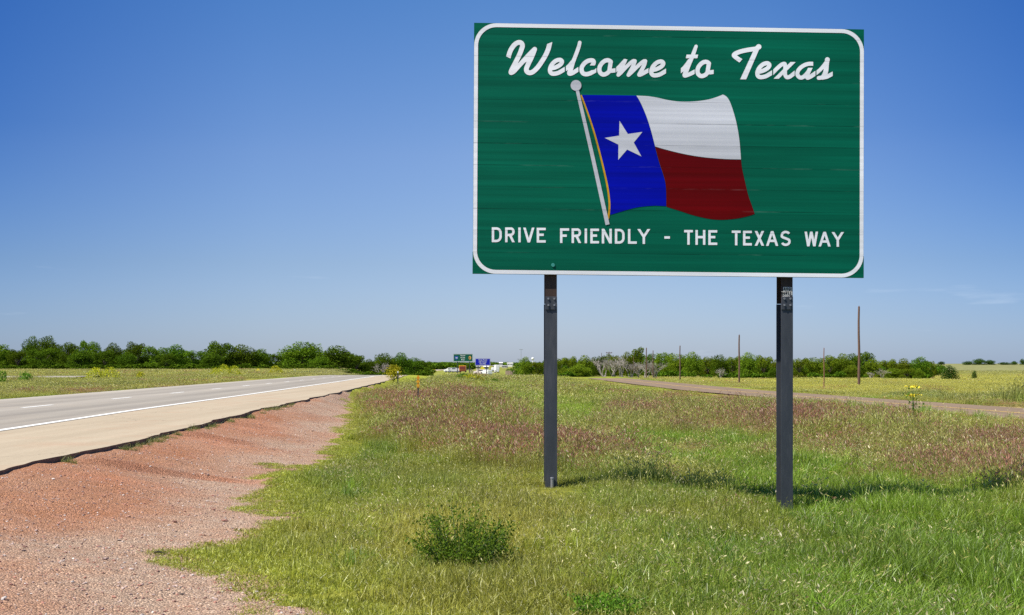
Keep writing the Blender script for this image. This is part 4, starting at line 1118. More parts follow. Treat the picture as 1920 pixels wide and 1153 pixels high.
# mustard-yellow patches on the far side of the road
for i, (a_, b2, Y, hh, lab) in enumerate(((160, 226, 118, .75, 'long yellow-flowering weed patch beyond the road at left'), (258, 268, 128, .35, 'tiny yellow weed tuft right of the long yellow patch'), (394, 452, 165, .95, 'yellow weed patch beyond the road, before the middle of the left tree line'),
                                  (40, 56, 105, .7, 'dark green weed clump beyond the road at far left'), (0, 6, 100, .6, 'dark weed tuft cut by the left edge of the photo'), (505, 530, 200, .8, 'pale yellow weed patch under the big round oak'))):
    hh += .35; x0_, x1_ = at(a_, Y), at(b2, Y); cx = (x0_+x1_)/2; t = thing('weed_patch', lab, 'weeds', (cx, Y, H(cx, Y)))
    n = int(260*(x1_-x0_)+200); px2 = RNG.uniform(x0_, x1_, n)-cx; hv = hh*(.55+.45*np.abs(np.sin(px2*2.3+i)))*RNG.random(n)**.6
    ed = np.clip(1-(np.abs(px2)/((x1_-x0_)/2))**4, .2, 1)
    leaves_obj('foliage', np.stack([px2, RNG.uniform(-.9, .9, n), hv*ed], 1), .14, M_leafA if 'dark' in lab else M_leafY, t, .2, .5)
# stick and loose stones
M_stick = plain('dark_rubber', (.03, .025, .022), .8)
bm = bmesh.new(); prev = None
for i in range(7):
    q = i/6; p = Vector((q*.11, .01*math.sin(q*3), .010+.006*math.sin(q*5)))
    if prev is not None: bm_cyl(bm, prev, p, .005+.003*math.sin(q*3), .005+.003*math.sin(q*3+.5), 7)
    prev = p
st_ = done(bm, 'tyre_shred', M_stick, None); st_.location = (-3.16, 12.55, H(-3.16, 12.55)+.004); tag(st_, 'small curved black strip of rubber lying at the tip of the weeds on the gravel', 'debris')
for px, py, Y, s_, lab in ((400, 970, 16.1, .02, 'pinkish stone lying on the gravel in front of the tongue of green weeds'), (341, 1122, 10.4, .015, 'small dark stone on the gravel at the bottom of the photo'), (322, 961, 16.2, .016, 'dark reddish stone on the red gravel left of the weeds')):
    p = pebble('stone', px); me = p.data; me.materials.clear(); o = link('stone', me, plain('stone_'+str(px), (.30, .16, .12) if px != 341 else (.08, .06, .05), .9)); o.scale = (s_*1.5, s_, s_)
    x = at(px, Y); o.location = (x, Y, H(x, Y)+s_*.3); tag(o, lab, 'stone')

# ================================================================ trees
M_bark = plain('bark', (.12, .095, .075), .9, var=.3, scale=3)
M_dead = plain('dead_wood', (.31, .275, .24), .9, var=.25, scale=3)
M_oak = leafy('oak_leaves', (.074, .148, .011), .2)
M_mesq = leafy('scrub_leaves', (.135, .215, .016), .25)
M_mid = leafy('light_oak_leaves', (.095, .172, .012), .22)
M_cedar = leafy('cedar_needles', (.05, .12, .018), .15)
def crown_points(lobes, n, fill=.25):
    vol = np.array([l[3]**2 for l in lobes]); k = RNG.choice(len(lobes), n, p=vol/vol.sum()); Lb = np.array(lobes)[k]
    d = RNG.normal(size=(n, 3)); d /= np.linalg.norm(d, axis=1)[:, None]
    rad = np.where(RNG.random(n) < fill, RNG.random(n)**.5, 1 - .22*np.abs(RNG.normal(size=n)))
    bumpy = 1 + .24*fnoise(d[:, 0]*3+Lb[:, 0]*5, d[:, 2]*3+d[:, 1]*2.3, 91, 3)
    P = Lb[:, :3] + d*(Lb[:, 3]*rad*bumpy)[:, None]*np.array([1, 1, .82])
    return P[P[:, 2] > .12]
def tree_proto(kind, seed, R=3.2, Ht=6.0, n=7500, leaf=.22):
    random.seed(seed); lobes = []
    if kind == 'round':
        for i in range(11):
            a = i*2.4; rr = R*.58*math.sqrt((i+.5)/11)
            lobes.append((math.cos(a)*rr, math.sin(a)*rr, Ht*random.uniform(.38, .74) - rr*.12, R*random.uniform(.34, .5)))
        lobes.append((0, 0, Ht*.78, R*.42))
        for i in range(6):
            a = i*1.05+.3; lobes.append((math.cos(a)*R*.62, math.sin(a)*R*.62, Ht*.24, R*.36))
    elif kind == 'spread':
        for i in range(14):
            a = i*2.4+1; rr = R*.75*math.sqrt((i+.5)/14)
            lobes.append((math.cos(a)*rr, math.sin(a)*rr, Ht*random.uniform(.30, .80), R*random.uniform(.22, .36)))
        for i in range(5): lobes.append((random.uniform(-.6, .6)*R, random.uniform(-.6, .6)*R, Ht*.2, R*.3))
    elif kind == 'tall':
        for i in range(12):
            q = i/11; rr = R*.5*(1-.5*q); a = i*2.2
            lobes.append((math.cos(a)*rr, math.sin(a)*rr, Ht*(.2+.68*q), R*random.uniform(.26, .40)))
    elif kind == 'cone':
        for i in range(12):
            q = i/11; lobes.append((random.uniform(-.15, .15)*R, random.uniform(-.15, .15)*R, Ht*(.12+.74*q), R*(.85*(1-q)**.6*(q+.35)**.3+.12)))
    P = crown_points(lobes, n)
    # lift so that the top touches Ht
    P[:, 2] *= Ht/np.percentile(P[:, 2], 99.7)
    q, f, rn = leaf_cloud(P, leaf, .5, .75)
    # clumps: a slow noise shifts whole clusters lighter or darker in leaf colour
    cl = np.clip(.5+.55*fnoise(P[:, 0]*.9+seed, P[:, 2]*1.1+P[:, 1]*.7, 92, 3), 0, 1)
    rn = np.clip(.45*rn + .6*np.repeat(cl, 4)-.05, 0, 1)
    crown = np_mesh('crown', q, f, 4, False, {'rnd': ('FLOAT', rn)})
    bm = bmesh.new(); bm_cyl(bm, (0, 0, -.3), (.05, 0, Ht*.3), R*.065, R*.045, 8)
    for l in lobes[:8]:
        bm_cyl(bm, (.05, 0, Ht*.24), (l[0]*.5, l[1]*.5, (l[2]+Ht*.3)*.5), R*.035, R*.025, 6, False); bm_cyl(bm, (l[0]*.5, l[1]*.5, (l[2]+Ht*.3)*.5), l[:3], R*.025, R*.01, 6, False)
    bmesh.ops.recalc_face_normals(bm, faces=bm.faces); tr = bpy.data.meshes.new('trunk'); bm.to_mesh(tr); bm.free(); tr.materials.append(M_bark)
    return crown, tr, R, Ht
def dead_proto(seed, Ht=4.0):
    random.seed(seed); bm = bmesh.new()
    def br(p, d, l, r, dep):
        q = p + d*l; bm_cyl(bm, p, q, r, r*.6, 5, False)
        if dep:
            for _ in range(random.choice((2, 3, 3))):
                nd = (d + Vector((random.gauss(0, .5), random.gauss(0, .5), random.gauss(.1, .3)))).normalized(); br(p.lerp(q, random.uniform(.55, 1)), nd, l*random.uniform(.55, .85), r*.62, dep-1)
    for i in range(5):
        br(Vector((random.uniform(-.3, .3), random.uniform(-.3, .3), -.1)), Vector((random.gauss(0, .25), random.gauss(0, .25), 1)).normalized(), Ht*.42, .10, 4)
    bmesh.ops.recalc_face_normals(bm, faces=bm.faces); me = bpy.data.meshes.new('branches'); bm.to_mesh(me); bm.free()
    for v in me.vertices: v.co.z = min(v.co.z, Ht*1.02)
    me.materials.append(M_dead); return me
PR = {('round', 0): tree_proto('round', 3), ('round', 1): tree_proto('round', 14), ('spread', 0): tree_proto('spread', 5, leaf=.21), ('spread', 1): tree_proto('spread', 26, leaf=.21), ('tall', 0): tree_proto('tall', 8, 2.4, leaf=.2, n=4200), ('cone', 0): tree_proto('cone', 9, 1.8, 6, 4200, .17), ('mass', 0): tree_proto('round', 33, n=4200)}
matcrown = {}
def tree(px, top, wpx, Y, kind, v, material, label, group, sink=0.0, base=None):
    crown, trunk, R, Ht = PR[(kind, v)]
    key = (crown.name, material.name)
    if key not in matcrown:
        c2 = crown.copy(); c2.materials.clear(); c2.materials.append(material); matcrown[key] = c2
    x = at(px, Y); z0 = H(x, Y) - sink if base is None else base
    Hh = zat(top, Y) - z0; Wd = wpx/F*Y/2
    name = {'cone': 'cedar_tree', 'tall': 'slender_tree', 'round': 'oak_tree', 'spread': 'scrub_tree', 'mass': 'oak_tree'}[kind]
    t = thing(name, label, 'tree', (x, Y, z0), random.uniform(0, 6.28), group)
    a = link('crown', matcrown[key], None, t); b = link('trunk', trunk, None, t)
    for o in (a, b): o.scale = (Wd/R, Wd/R, Hh/Ht)
    return t
GL_, GR_ = 'trees in the line beyond the main road', 'trees in the line beyond the frontage road'
left = [ # px, top py, width px, distance, kind, variant, label
 (6, 646, 52, 322, 'round', 0, 'dark tree cut by the left edge of the photo'), (34, 655, 44, 318, 'spread', 0, 'brownish-green scrubby tree, second from the left edge'),
 (62, 631, 44, 345, 'round', 1, 'tall tree with the first high crown at far left'), (92, 630, 44, 345, 'round', 0, 'tall dark tree whose crown rises highest near the left end'),
 (80, 652, 62, 316, 'spread', 1, 'lower bright bushy tree in front of the tall pair at left'), (128, 642, 50, 340, 'spread', 0, 'feathery-topped tree right of the tall pair at left'),
 (170, 639, 46, 330, 'spread', 1, 'tree with a pointed ragged top, above the long yellow weed patch'), (150, 655, 56, 312, 'round', 0, 'low dark bushy tree above the left end of the long yellow weed patch'), (196, 656, 48, 314, 'spread', 0, 'pale low tree above the right end of the long yellow weed patch'),
 (212, 643, 44, 338, 'round', 1, 'smooth dome-shaped dark tree set back in the left line'), (256, 641, 46, 330, 'spread', 0, 'twiggy upright tree right of the dark dome'), (240, 660, 46, 312, 'round', 1, 'low rounded tree between the dark dome and the twiggy tree'),
 (292, 649, 48, 326, 'spread', 1, 'mid-height loose tree, middle of the left line'), (330, 646, 52, 328, 'round', 0, 'broad tree just before the dip in the left line'), (312, 662, 44, 310, 'spread', 0, 'pale low scrub tree at the foot of the broad tree'),
 (366, 657, 44, 326, 'spread', 1, 'short tree standing in the dip of the left line'), (410, 640, 62, 326, 'spread', 0, 'large ragged tree with knobbly top right of the dip'), (398, 660, 48, 310, 'round', 1, 'low bushy tree before the large ragged tree'),
 (452, 646, 62, 328, 'round', 1, 'broad dark tree above the right-hand yellow weed patch'), (490, 654, 46, 330, 'round', 0, 'medium tree sloping down to the second dip'), (522, 663, 34, 332, 'spread', 1, 'small tree in the second dip, behind the yellow diamond marker'),
 (566, 641, 86, 322, 'round', 0, 'biggest round oak of the left line, standing forward'), (632, 648, 78, 330, 'round', 1, 'second big round oak, right of the biggest one'), (668, 664, 44, 336, 'spread', 0, 'shoulder-high tree closing the right side of the big oaks'),
 (692, 673, 34, 345, 'round', 1, 'small low tree in the gap before the last oak group'), (722, 662, 46, 352, 'round', 0, 'dark oak starting the last group of the left line'), (752, 661, 46, 356, 'round', 1, 'dark oak in the centre of the last group of the left line'),
 (776, 670, 34, 366, 'round', 0, 'smaller oak ending the last dark group'), (797, 675, 26, 400, 'spread', 1, 'small light tree at the right tip of the left line'), (716, 674, 24, 340, 'spread', 1, 'greyish bare-branched scrub tree in the last oak group'),
 (600, 668, 40, 312, 'round', 0, 'low bush-like tree between the two big round oaks')]
for i, (px, tp, wp, Y, k, v, lab) in enumerate(left):
    tree(px, tp, wp*1.12, Y, k, v, M_oak if i % 3 or Y > 330 else M_mid, lab, GL_, .25)
right = [
 (985, 669, 26, 262, 'round', 0, 'small round tree at the left end of the right-hand line'), (1008, 678, 24, 250, 'spread', 1, 'very low tree behind the near post, left side'), (1022, 674, 26, 255, 'spread', 0, 'low tree hidden partly by the near post'),
 (1048, 671, 32, 245, 'spread', 1, 'bright tree just right of the near post'), (1070, 668, 34, 240, 'spread', 0, 'yellow-green tree second right of the near post'), (1096, 666, 34, 238, 'round', 1, 'dense dark green rounded bush tree left of the dead shrubs'), (1088, 682, 40, 226, 'round', 0, 'low bushy tree leaning over the grass left of the dead shrubs'),
 (1122, 667, 32, 242, 'spread', 1, 'thin-leaved tree at the left of the dead shrubs'), (1150, 664, 34, 248, 'spread', 0, 'yellow-green tree behind the dead shrubs'), (1176, 660, 32, 252, 'round', 1, 'green tree behind the middle of the dead shrubs'), (1196, 651, 34, 255, 'tall', 0, 'tallest tree of the right-hand line, with a small pointed top'),
 (1142, 684, 26, 222, 'round', 1, 'dark low shrub at the left foot of the dead shrubs'), (1222, 663, 34, 246, 'round', 0, 'rounded tree behind the twin thin poles'), (1246, 661, 38, 240, 'spread', 1, 'pale feathery tree right of the twin thin poles'), (1272, 664, 36, 238, 'round', 0, 'tree behind the short pole left of the second tallest pole'),
 (1298, 660, 40, 236, 'round', 1, 'high round tree in the first third of the yellow field edge'), (1326, 669, 34, 240, 'spread', 0, 'grey-green scrub tree between two round trees'), (1350, 665, 36, 236, 'round', 0, 'round tree left of the tall brown pole'), (1374, 668, 34, 238, 'spread', 1, 'light scrub tree just behind the tall brown pole'),
 (1402, 661, 40, 234, 'round', 1, 'large round tree right of the tall brown pole'), (1432, 666, 38, 238, 'spread', 0, 'loose tree left of the right post'), (1462, 672, 36, 240, 'round', 0, 'tree hidden behind the right post'), (1450, 688, 22, 222, 'round', 1, 'small low tree at the field edge left of the right post'),
 (1498, 671, 38, 234, 'spread', 1, 'bright tree just right of the right post'), (1526, 670, 38, 236, 'round', 0, 'round dark tree left of the thin red-brown stake'), (1554, 666, 38, 234, 'spread', 0, 'tree behind the thin red-brown stake'), (1580, 663, 38, 236, 'round', 1, 'high tree left of the tallest pole'), (1612, 660, 44, 238, 'spread', 1, 'ragged high tree right behind the tallest pole'),
 (1636, 672, 36, 236, 'round', 0, 'mid-height tree right of the tallest pole'), (1596, 684, 36, 224, 'round', 1, 'low bright bush tree at the foot of the tallest pole'), (1668, 673, 36, 240, 'spread', 0, 'loose tree above the patch of pale bare twigs'), (1694, 672, 36, 238, 'round', 1, 'round tree in the dark right group'),
 (1726, 669, 40, 236, 'round', 0, 'dark high tree in the right end group'), (1744, 676, 22, 240, 'spread', 1, 'bare-edged tree at the very right end of the line'), (1672, 690, 36, 224, 'round', 0, 'low dark bush tree in front of the right end group'), (1700, 690, 30, 223, 'spread', 1, 'small low bush tree before the right end group'), (1722, 690, 22, 222, 'round', 1, 'small separate light green bush before the right end')]
for i, (px, tp, wp, Y, k, v, lab) in enumerate(right):
    tree(px, tp, wp*1.25, Y, k, v, (M_mesq if (i*7) % 5 < 4 else M_oak), lab, GR_, .25)
tree(1780, 684, 46, 205, 'cone', 0, M_cedar, 'dark round cedar standing alone on the right-hand field', None, .2)
tree(1827, 694, 15, 215, 'cone', 0, M_cedar, 'smallest narrow cedar alone on the right-hand field', None, .1)
tree(1765, 676.5, 16, 560, 'round', 1, M_cedar, 'small dark tree on the hill crest behind the lone cedar', 'trees on the hill crest')
for px, tp, wp, lab in ((1815, 676, 26, 'left low tree of the hill-crest clump'), (1836, 671.5, 30, 'high domed tree in the middle of the hill-crest clump'), (1856, 674, 26, 'right tree of the hill-crest clump'), (1884, 678, 30, 'low flat shrub right of the hill-crest clump'), (1902, 676, 16, 'small tree on the crest near the right edge'), (1917, 672, 12, 'tree on the crest cut by the right edge')):
    tree(px, tp, wp, 585, 'round', 0, M_cedar, lab, 'trees on the hill crest', .8)
# dead grey shrubs
DP = [dead_proto(s) for s in (41, 42, 43)]
for i, (px, tp, Y, lab) in enumerate(((1134, 664, 208, 'dead grey shrub at the left end of the bare thicket'), (1150, 666, 206, 'dead grey shrub second from the left in the bare thicket'), (1166, 668, 205, 'dead grey shrub, wide, in the middle of the bare thicket'), (1182, 672, 206, 'dead grey shrub right of the middle of the bare thicket'), (1198, 676, 206, 'low dead grey shrub near the right of the bare thicket'),
                                      (1211, 674, 203, 'dead grey shrub at the foot of the left twin pole'), (1227, 672, 203, 'dead grey shrub at the foot of the right twin pole'), (1350, 688, 222, 'small dead grey bush left of the tall brown pole'), (1654, 690, 220, 'pale bare bush right of the tallest pole'), (1634, 694, 220, 'tiny pale bare bush beside the tallest pole'), (718, 676, 335, 'bare grey tree in front of the last oak group'))):
    x = at(px, Y); z = H(x, Y); t = thing('dead_shrub', lab, 'dead shrub', (x, Y, z), i*1.3, 'bare grey shrubs in the tree lines')
    o = link('branches', DP[i % 3], None, t); k = (zat(tp, Y)-z)/4.0; o.scale = (k*1.15, k*1.15, k)
# woods that read as one mass behind the trees one can tell apart
def mass(name, rows, material, n_pl=900, leaf=.34):
    V, Fq, Rn = [], [], []; b = 0
    for (x, y, R, h_) in rows:
        z = H(x, y); n = int(n_pl)
        d = RNG.normal(size=(n, 3)); d /= np.linalg.norm(d, axis=1)[:, None]; d *= (RNG.random(n)[:, None]**.3)
        P = np.stack([x+d[:, 0]*R, y+d[:, 1]*R*.8, z+h_*.5+d[:, 2]*h_*.5], 1)
        q, f, rn = leaf_cloud(P, leaf, .5, .8); V.append(q); Fq.append(f+b); Rn.append(rn); b += len(q)
    me = np_mesh(name, np.concatenate(V), np.concatenate(Fq), 4, False, {'rnd': ('FLOAT', np.concatenate(Rn))})
    return tag(link(name, me, material), kind='stuff')
def tops(lst, px):
    v = [t[1] for t in lst if abs(t[0]-px) < t[2]*.45]; return min(v) if v else 672
rows = []
for px in np.arange(-60, 800, 11):
    Y = 362 + 20*RNG.random(); tp = tops(left, px) + 11 + 7*RNG.random(); x = at(px, Y); hgt = zat(max(tp, 650 if px < 680 else 668), Y)-H(x, Y); rows.append((x, Y, 2.6, hgt))
    Y = 306 + 4*RNG.random(); x = at(px+4, Y); rows.append((x, Y, 1.3, random.uniform(.4, 1.3)))
mass('left_woodland', rows, M_oak, 1000)
rows = []
for px in np.arange(975, 1760, 10):
    Y = 262 + 14*RNG.random(); tp = tops(right, px) + 8 + 6*RNG.random(); x = at(px, Y); rows.append((x, Y, 2.0, zat(tp, Y)-H(x, Y)))
    if px > 1040 and RNG.random() < .5: Y = 222+5*RNG.random(); x = at(px, Y); rows.append((x, Y, .9, random.uniform(.4, 1.1)))
mass('right_woodland', rows, M_oak, 800, .28)  # darker oak leaf colour stands in for shade behind the scrub trees
rows = []
for px in np.arange(600, 1250, 7):
    Y = 1250 + 300*RNG.random(); x = at(px, Y); rows.append((x, Y, 8, zat(679.5+1.5*RNG.random(), Y)-H(x, Y)+1))
for px in np.arange(800, 884, 5):
    Y = 700 + 60*RNG.random(); x = at(px, Y); rows.append((x, Y, 4, zat(680+3*RNG.random(), Y)-H(x, Y)))
mass('distant_woodland', rows, M_oak, 420, 1.0)
# ================================================================ poles, markers, signs, far things
random.seed(99)
M_pole = plain('creosoted_wood', (.13, .075, .055), .85, var=.35, scale=2)
M_redp = plain('red_brown_stake', (.20, .09, .06), .8)
def pole(px, top, Y, w_px, label, name='utility_pole', m=None, bar=False, grp='bare poles beyond the frontage road', lean=0):
    x = at(px, Y); z = H(x, Y); h_ = zat(top, Y)-z; r = w_px/F*Y/2
    t = thing(name, label, 'pole', (x, Y, z), 0, grp)
    bm = bmesh.new(); q0 = Vector((0, 0, -.3)); n = 6
    for i in range(n):
        q1 = Vector((lean*h_*(i+1)/n + .012*h_*math.sin(i*1.3)*.3, 0, h_*(i+1)/n)); bm_cyl(bm, q0, q1, r*(1.15-.35*i/n), r*(1.15-.35*(i+1)/n), 9, i in (0, n-1)); q0 = q1
    bm_cyl(bm, q0, q0+Vector((0, 0, r*1.2)), r*.8, r*.3, 9)
    done(bm, 'shaft', m or M_pole, t)
    if bar:
        bm = bmesh.new(); bm_box(bm, q0.x-.55, q0.x+.55, -.05, .05, h_*.965-.06, h_*.965+.06, .01)
        for s_ in (-.45, .45): bm_cyl(bm, (q0.x+s_, 0, h_*.965+.06), (q0.x+s_, 0, h_*.965+.17), .04, .03, 6)
        done(bm, 'crossarm', M_pole, t)
    return t
pole(1610.5, 577, 140, 4.6, 'tallest brown wooden pole, standing at the right of the yellow field')
pole(1386, 628, 150, 3.2, 'second tallest brown pole, at the near edge of the yellow field')
pole(1545, 652, 128, 2.0, 'thin red-brown stake between the right post and the tallest pole', m=M_redp)
pole(1275, 648, 165, 2.3, 'short dark pole left of the second tallest pole')
pole(1212, 652, 195, 2.2, 'left one of the twin thin poles by the dead shrubs')
pole(1224.5, 657, 195, 1.8, 'right one of the twin thin poles by the dead shrubs')
pole(1188, 668, 230, 1.2, 'thin grey pole among the dead shrubs')
pole(1142, 659, 250, 1.4, 'small pole with a short crossarm above the trees', bar=True)
pole(1128, 661, 250, 1.1, 'slender pole left of the crossarm pole')
# amber marker
M_amb = plain('amber_reflector', (.70, .28, .02), .35, var=.2, scale=30); M_black = plain('dark_post_steel', (.035, .04, .045), .6); M_wht = plain('white_paint', (.75, .75, .73), .6, var=.06)
def diamond(bm, c, r, y, th=.006):
    f = [bm.verts.new((c[0]+dx*r, y, c[1]+dz*r)) for dx, dz in ((0, -1), (1, 0), (0, 1), (-1, 0))]; b = [bm.verts.new((v.co.x, y+th, v.co.z)) for v in f]
    bm.faces.new(f); bm.faces.new(b[::-1])
    for i in range(4): bm.faces.new((f[i], f[(i+1) % 4], b[(i+1) % 4], b[i]))
Y = 62.5; x = at(784, Y); z = H(x, Y); h_ = zat(704, Y)-z
t = thing('object_marker', 'thin dark post with three small amber diamonds in the grass', 'marker post', (x, Y, z), .04)
bm = bmesh.new(); bm_box(bm, -.03, .03, .012, .022, -.2, h_*.98); bm_box(bm, -.03, -.022, .022, .05, -.2, h_*.98); bm_box(bm, .022, .03, .022, .05, -.2, h_*.98); done(bm, 'post', M_black, t)
for k in range(3):
    bm = bmesh.new(); diamond(bm, (0, h_-.075-k*.172), .088, 0); rf = done(bm, 'reflector', M_amb, t)
    if k: 
        bm = bmesh.new(); diamond(bm, (0, h_-.075-k*.172), .032, -.004, .003); done(bm, 'reflector_button', M_flY, rf)
    bm = bmesh.new(); bm_box(bm, -.03, .03, .007, .011, h_-.075-k*.172-.10, h_-.075-k*.172+.10); done(bm, 'backing_strip', M_amb, t)
Y = 108; x = at(746, Y); z = H(x, Y); h_ = zat(695, Y)-z
t = thing('delineator_post', 'bare dark stake with a small pale top at the road edge', 'marker post', (x, Y, z))
bm = bmesh.new(); bm_box(bm, -.04, .04, 0, .03, -.2, h_-.12); done(bm, 'post', M_black, t)
bm = bmesh.new(); bm_box(bm, -.045, .045, -.01, .035, h_-.12, h_); done(bm, 'reflector', M_wht, t)
Y = 230; x = at(484, Y); z = H(x, Y); t = thing('diamond_marker', 'small yellow diamond marker beyond the road before the left tree line', 'marker sign', (x, Y, z))
bm = bmesh.new(); bm_box(bm, -.03, .03, .02, .06, -.2, zat(690, Y)-z); done(bm, 'post', M_black, t)
bm = bmesh.new(); diamond(bm, (0, zat(693, Y)-z), .32, 0); done(bm, 'plate', M_flY, t)
Y = 250; x = at(552.5, Y); z = H(x, Y); t = thing('white_marker', 'small white and dark roadside box under the big round oak', 'marker box', (x, Y, z))
bm = bmesh.new(); bm_box(bm, -.14, .14, -.1, .1, zat(695, Y)-z, zat(692, Y)-z, .02); done(bm, 'cap', M_wht, t)
bm = bmesh.new(); bm_box(bm, -.09, .09, -.06, .06, -.2, zat(695, Y)-z-.002); done(bm, 'post', M_black, t)

def text_mesh(name, body, size, material, parent, loc, align='CENTER'):
    cu = bpy.data.curves.new(name, 'FONT'); cu.body = body; cu.size = size; cu.align_x = align; cu.align_y = 'CENTER'; cu.offset = size*.018; cu.resolution_u = 3
    tmp = bpy.data.objects.new(name+'_tmp', cu); COL.objects.link(tmp)
    me = bpy.data.meshes.new_from_object(tmp.evaluated_get(bpy.context.evaluated_depsgraph_get())); bpy.data.objects.remove(tmp)
    me.transform(Matrix.Rotation(math.radians(90), 4, 'X') @ Matrix.Identity(4)); me.transform(Matrix.Translation(loc)); me.name = name
    return link(name, me, material, parent)
def hwy_sign(name, label, px0, px1, py0, py1, posts, base, Y, col, lines, extra=None):
    cx = (px0+px1)/2; x = at(cx, Y); z = H(x, Y); t = thing(name, label, 'road sign', (x, Y, z), .03)
    k = Y/F; w2 = (px1-px0)*k/2; z0, z1 = zat(py1, Y)-z, zat(py0, Y)-z
    m = plain(name+'_sheeting', col, .5, var=.06)
    bm = bmesh.new(); bm_box(bm, -w2, w2, 0, .05, z0, z1, .01); done(bm, 'panel', m, t)
    bm = bmesh.new(); e = .05
    for b in ((-w2+.03, w2-.03, z0+.03, z0+.03+e), (-w2+.03, w2-.03, z1-.03-e, z1-.03), (-w2+.03, -w2+.03+e, z0+.03+e+.001, z1-.031-e), (w2-.03-e, w2-.03, z0+.03+e+.001, z1-.031-e)):
        bm_box(bm, b[0], b[1], -.006, -.002, b[2], b[3])
    done(bm, 'border', M_wht, t)
    for p_ in posts:
        xp = (p_-cx)*k; bm = bmesh.new(); bm_box(bm, xp-.08, xp+.08, .06, .08, -.4, z1-.05); bm_box(bm, xp-.08, xp+.08, .24, .26, -.4, z1-.05); bm_box(bm, xp-.01, xp+.01, .081, .239, -.4, z1-.06); done(bm, 'post', M_black, t)
    hh = z1-z0
    for i, (s_, dx) in enumerate(lines): text_mesh('lettering', s_, hh*.235, M_wht, t, (dx, -.008, z0+hh*(.78-.275*i)))
    if extra: extra(t, w2, z0, z1)
    return t
def ex(t, w2, z0, z1):
    zc = (z0+z1)/2; bm = bmesh.new(); r = .36*(z1-z0)/1.1
    pts = [(-.62, .55), (-.3, .68), (0, .6), (.3, .68), (.62, .55), (.7, .1), (.5, -.4), (0, -.8), (-.5, -.4), (-.7, .1)]
    vs = [bm.verts.new((-w2*.68+a*r, -.008, zc+b*r)) for a, b in pts]; bm.faces.new(vs); sh = done(bm, 'route_shield', plain('shield_blue', (.03, .08, .40), .5), t)
    text_mesh('shield_number', '44', r*.8, M_wht, sh, (-w2*.68, -.014, zc-.05*r))
    bm = bmesh.new(); vs = [bm.verts.new((w2*.70+.5*r*math.cos(a*.3927), -.008, zc+.72*r*math.sin(a*.3927))) for a in range(16)]; bm.faces.new(vs); em = done(bm, 'trail_emblem', plain('emblem_orange', (.70, .38, .08), .5), t)
    bm = bmesh.new(); vs = [bm.verts.new((w2*.66+a*r, -.013, zc+b*r)) for a, b in ((-.1, -.35), (.12, -.4), (.16, .1), (.05, .4), (-.1, .2))]; bm.faces.new(vs); done(bm, 'emblem_figure', plain('emblem_dark', (.06, .05, .03), .6), em)
YS = 300
hwy_sign('green_highway_sign', 'distant green highway sign with a blue shield and orange emblem', 850, 886.5, 662.5, 677, (857.5, 880.5), 706, YS, (.004, .10, .06), (('Parker', -.05), ('Route', -.05), ('Trail', -.05)), ex)
hwy_sign('blue_highway_sign', 'distant blue highway sign right of the green one', 891, 919.5, 671, 684.3, (896.5, 912.5), 704, YS-8, (.004, .012, .40), (('Texas Travel', 0), ('Info Center', 0), ('One Mile', 0)))

# vehicles and buildings down the road
M_tyre = plain('tyre', (.02, .02, .02), .8); M_glass = plain('dark_glass', (.03, .04, .05), .15, spec=.6); M_org = plain('orange_paint', (.75, .32, .02), .5); M_dred = plain('dark_red_paint', (.16, .03, .025), .5)
def wheels(t, xs, ys, r=.48):
    for xx_ in xs:
        for yy in ys:
            bm = bmesh.new(); bm_cyl(bm, (xx_-.13, yy, r), (xx_+.13, yy, r), r, r, 16); w_ = done(bm, 'wheel', M_tyre, t)
            bm = bmesh.new(); bm_cyl(bm, (xx_-.135, yy, r), (xx_+.135, yy, r), r*.5, r*.5, 10); done(bm, 'rim', M_alu, w_)
def box_truck(px, pyb, Y, wpx, hpx, label, body, lower, rz=0, dome=False, vis=0):
    x = at(px, Y); z = zat(pyb, Y) if vis else H(x, Y); k = Y/F; W = wpx*k/2; Hh = hpx*k
    t = thing('box_truck', label, 'truck', (x, Y, z), rz)
    bm = bmesh.new(); bm_box(bm, -W, W, 0, 6.0, Hh*.30, Hh, .08); done(bm, 'cargo_box', body, t)
    bm = bmesh.new(); bm_box(bm, -W*.96, W*.96, -.05, 8.3, Hh*.13, Hh*.295, .03); done(bm, 'chassis', lower, t)
    bm = bmesh.new(); bm_box(bm, -W*.88, W*.88, -.03, -.005, Hh*.38, Hh*.92, .01); done(bm, 'rear_door', lower if dome else body, t)
    bm = bmesh.new(); bm_box(bm, -W*.9, W*.9, 6.15, 8.2, Hh*.30, Hh*.82, .15); done(bm, 'cab', body, t)
    bm = bmesh.new(); bm_box(bm, -W*.8, W*.8, 8.2, 8.24, Hh*.52, Hh*.76, .01); done(bm, 'windscreen', M_glass, t)
    for s_ in (-1, 1):
        bm = bmesh.new(); bm_box(bm, s_*W*.8-.1, s_*W*.8+.1, -.08, -.052, Hh*.16, Hh*.24, .01); done(bm, 'tail_light', M_dred, t)
    wheels(t, (-W*.85, W*.85), (1.4, 7.2)); return t
box_truck(867, 697, 430, 12.5, 12.5, 'orange truck seen from behind under the green highway sign', M_org, M_dred, 0, True, 1)
box_truck(919, 703, 372, 9, 10, 'white truck parked right of the blue sign post', M_wht, M_alu, .25, vis=1)
box_truck(933, 698, 480, 7, 15, 'tall white truck coming down the distant road', M_wht, M_wht, .1, vis=1)
box_truck(926, 695, 520, 4.2, 7, 'small cream truck left of the tall white one', M_wht, M_alu, .1, vis=1)
box_truck(889.5, 701.5, 400, 4, 4.5, 'small bluish-white truck behind the blue sign left post', M_wht, M_alu, 0, vis=1)
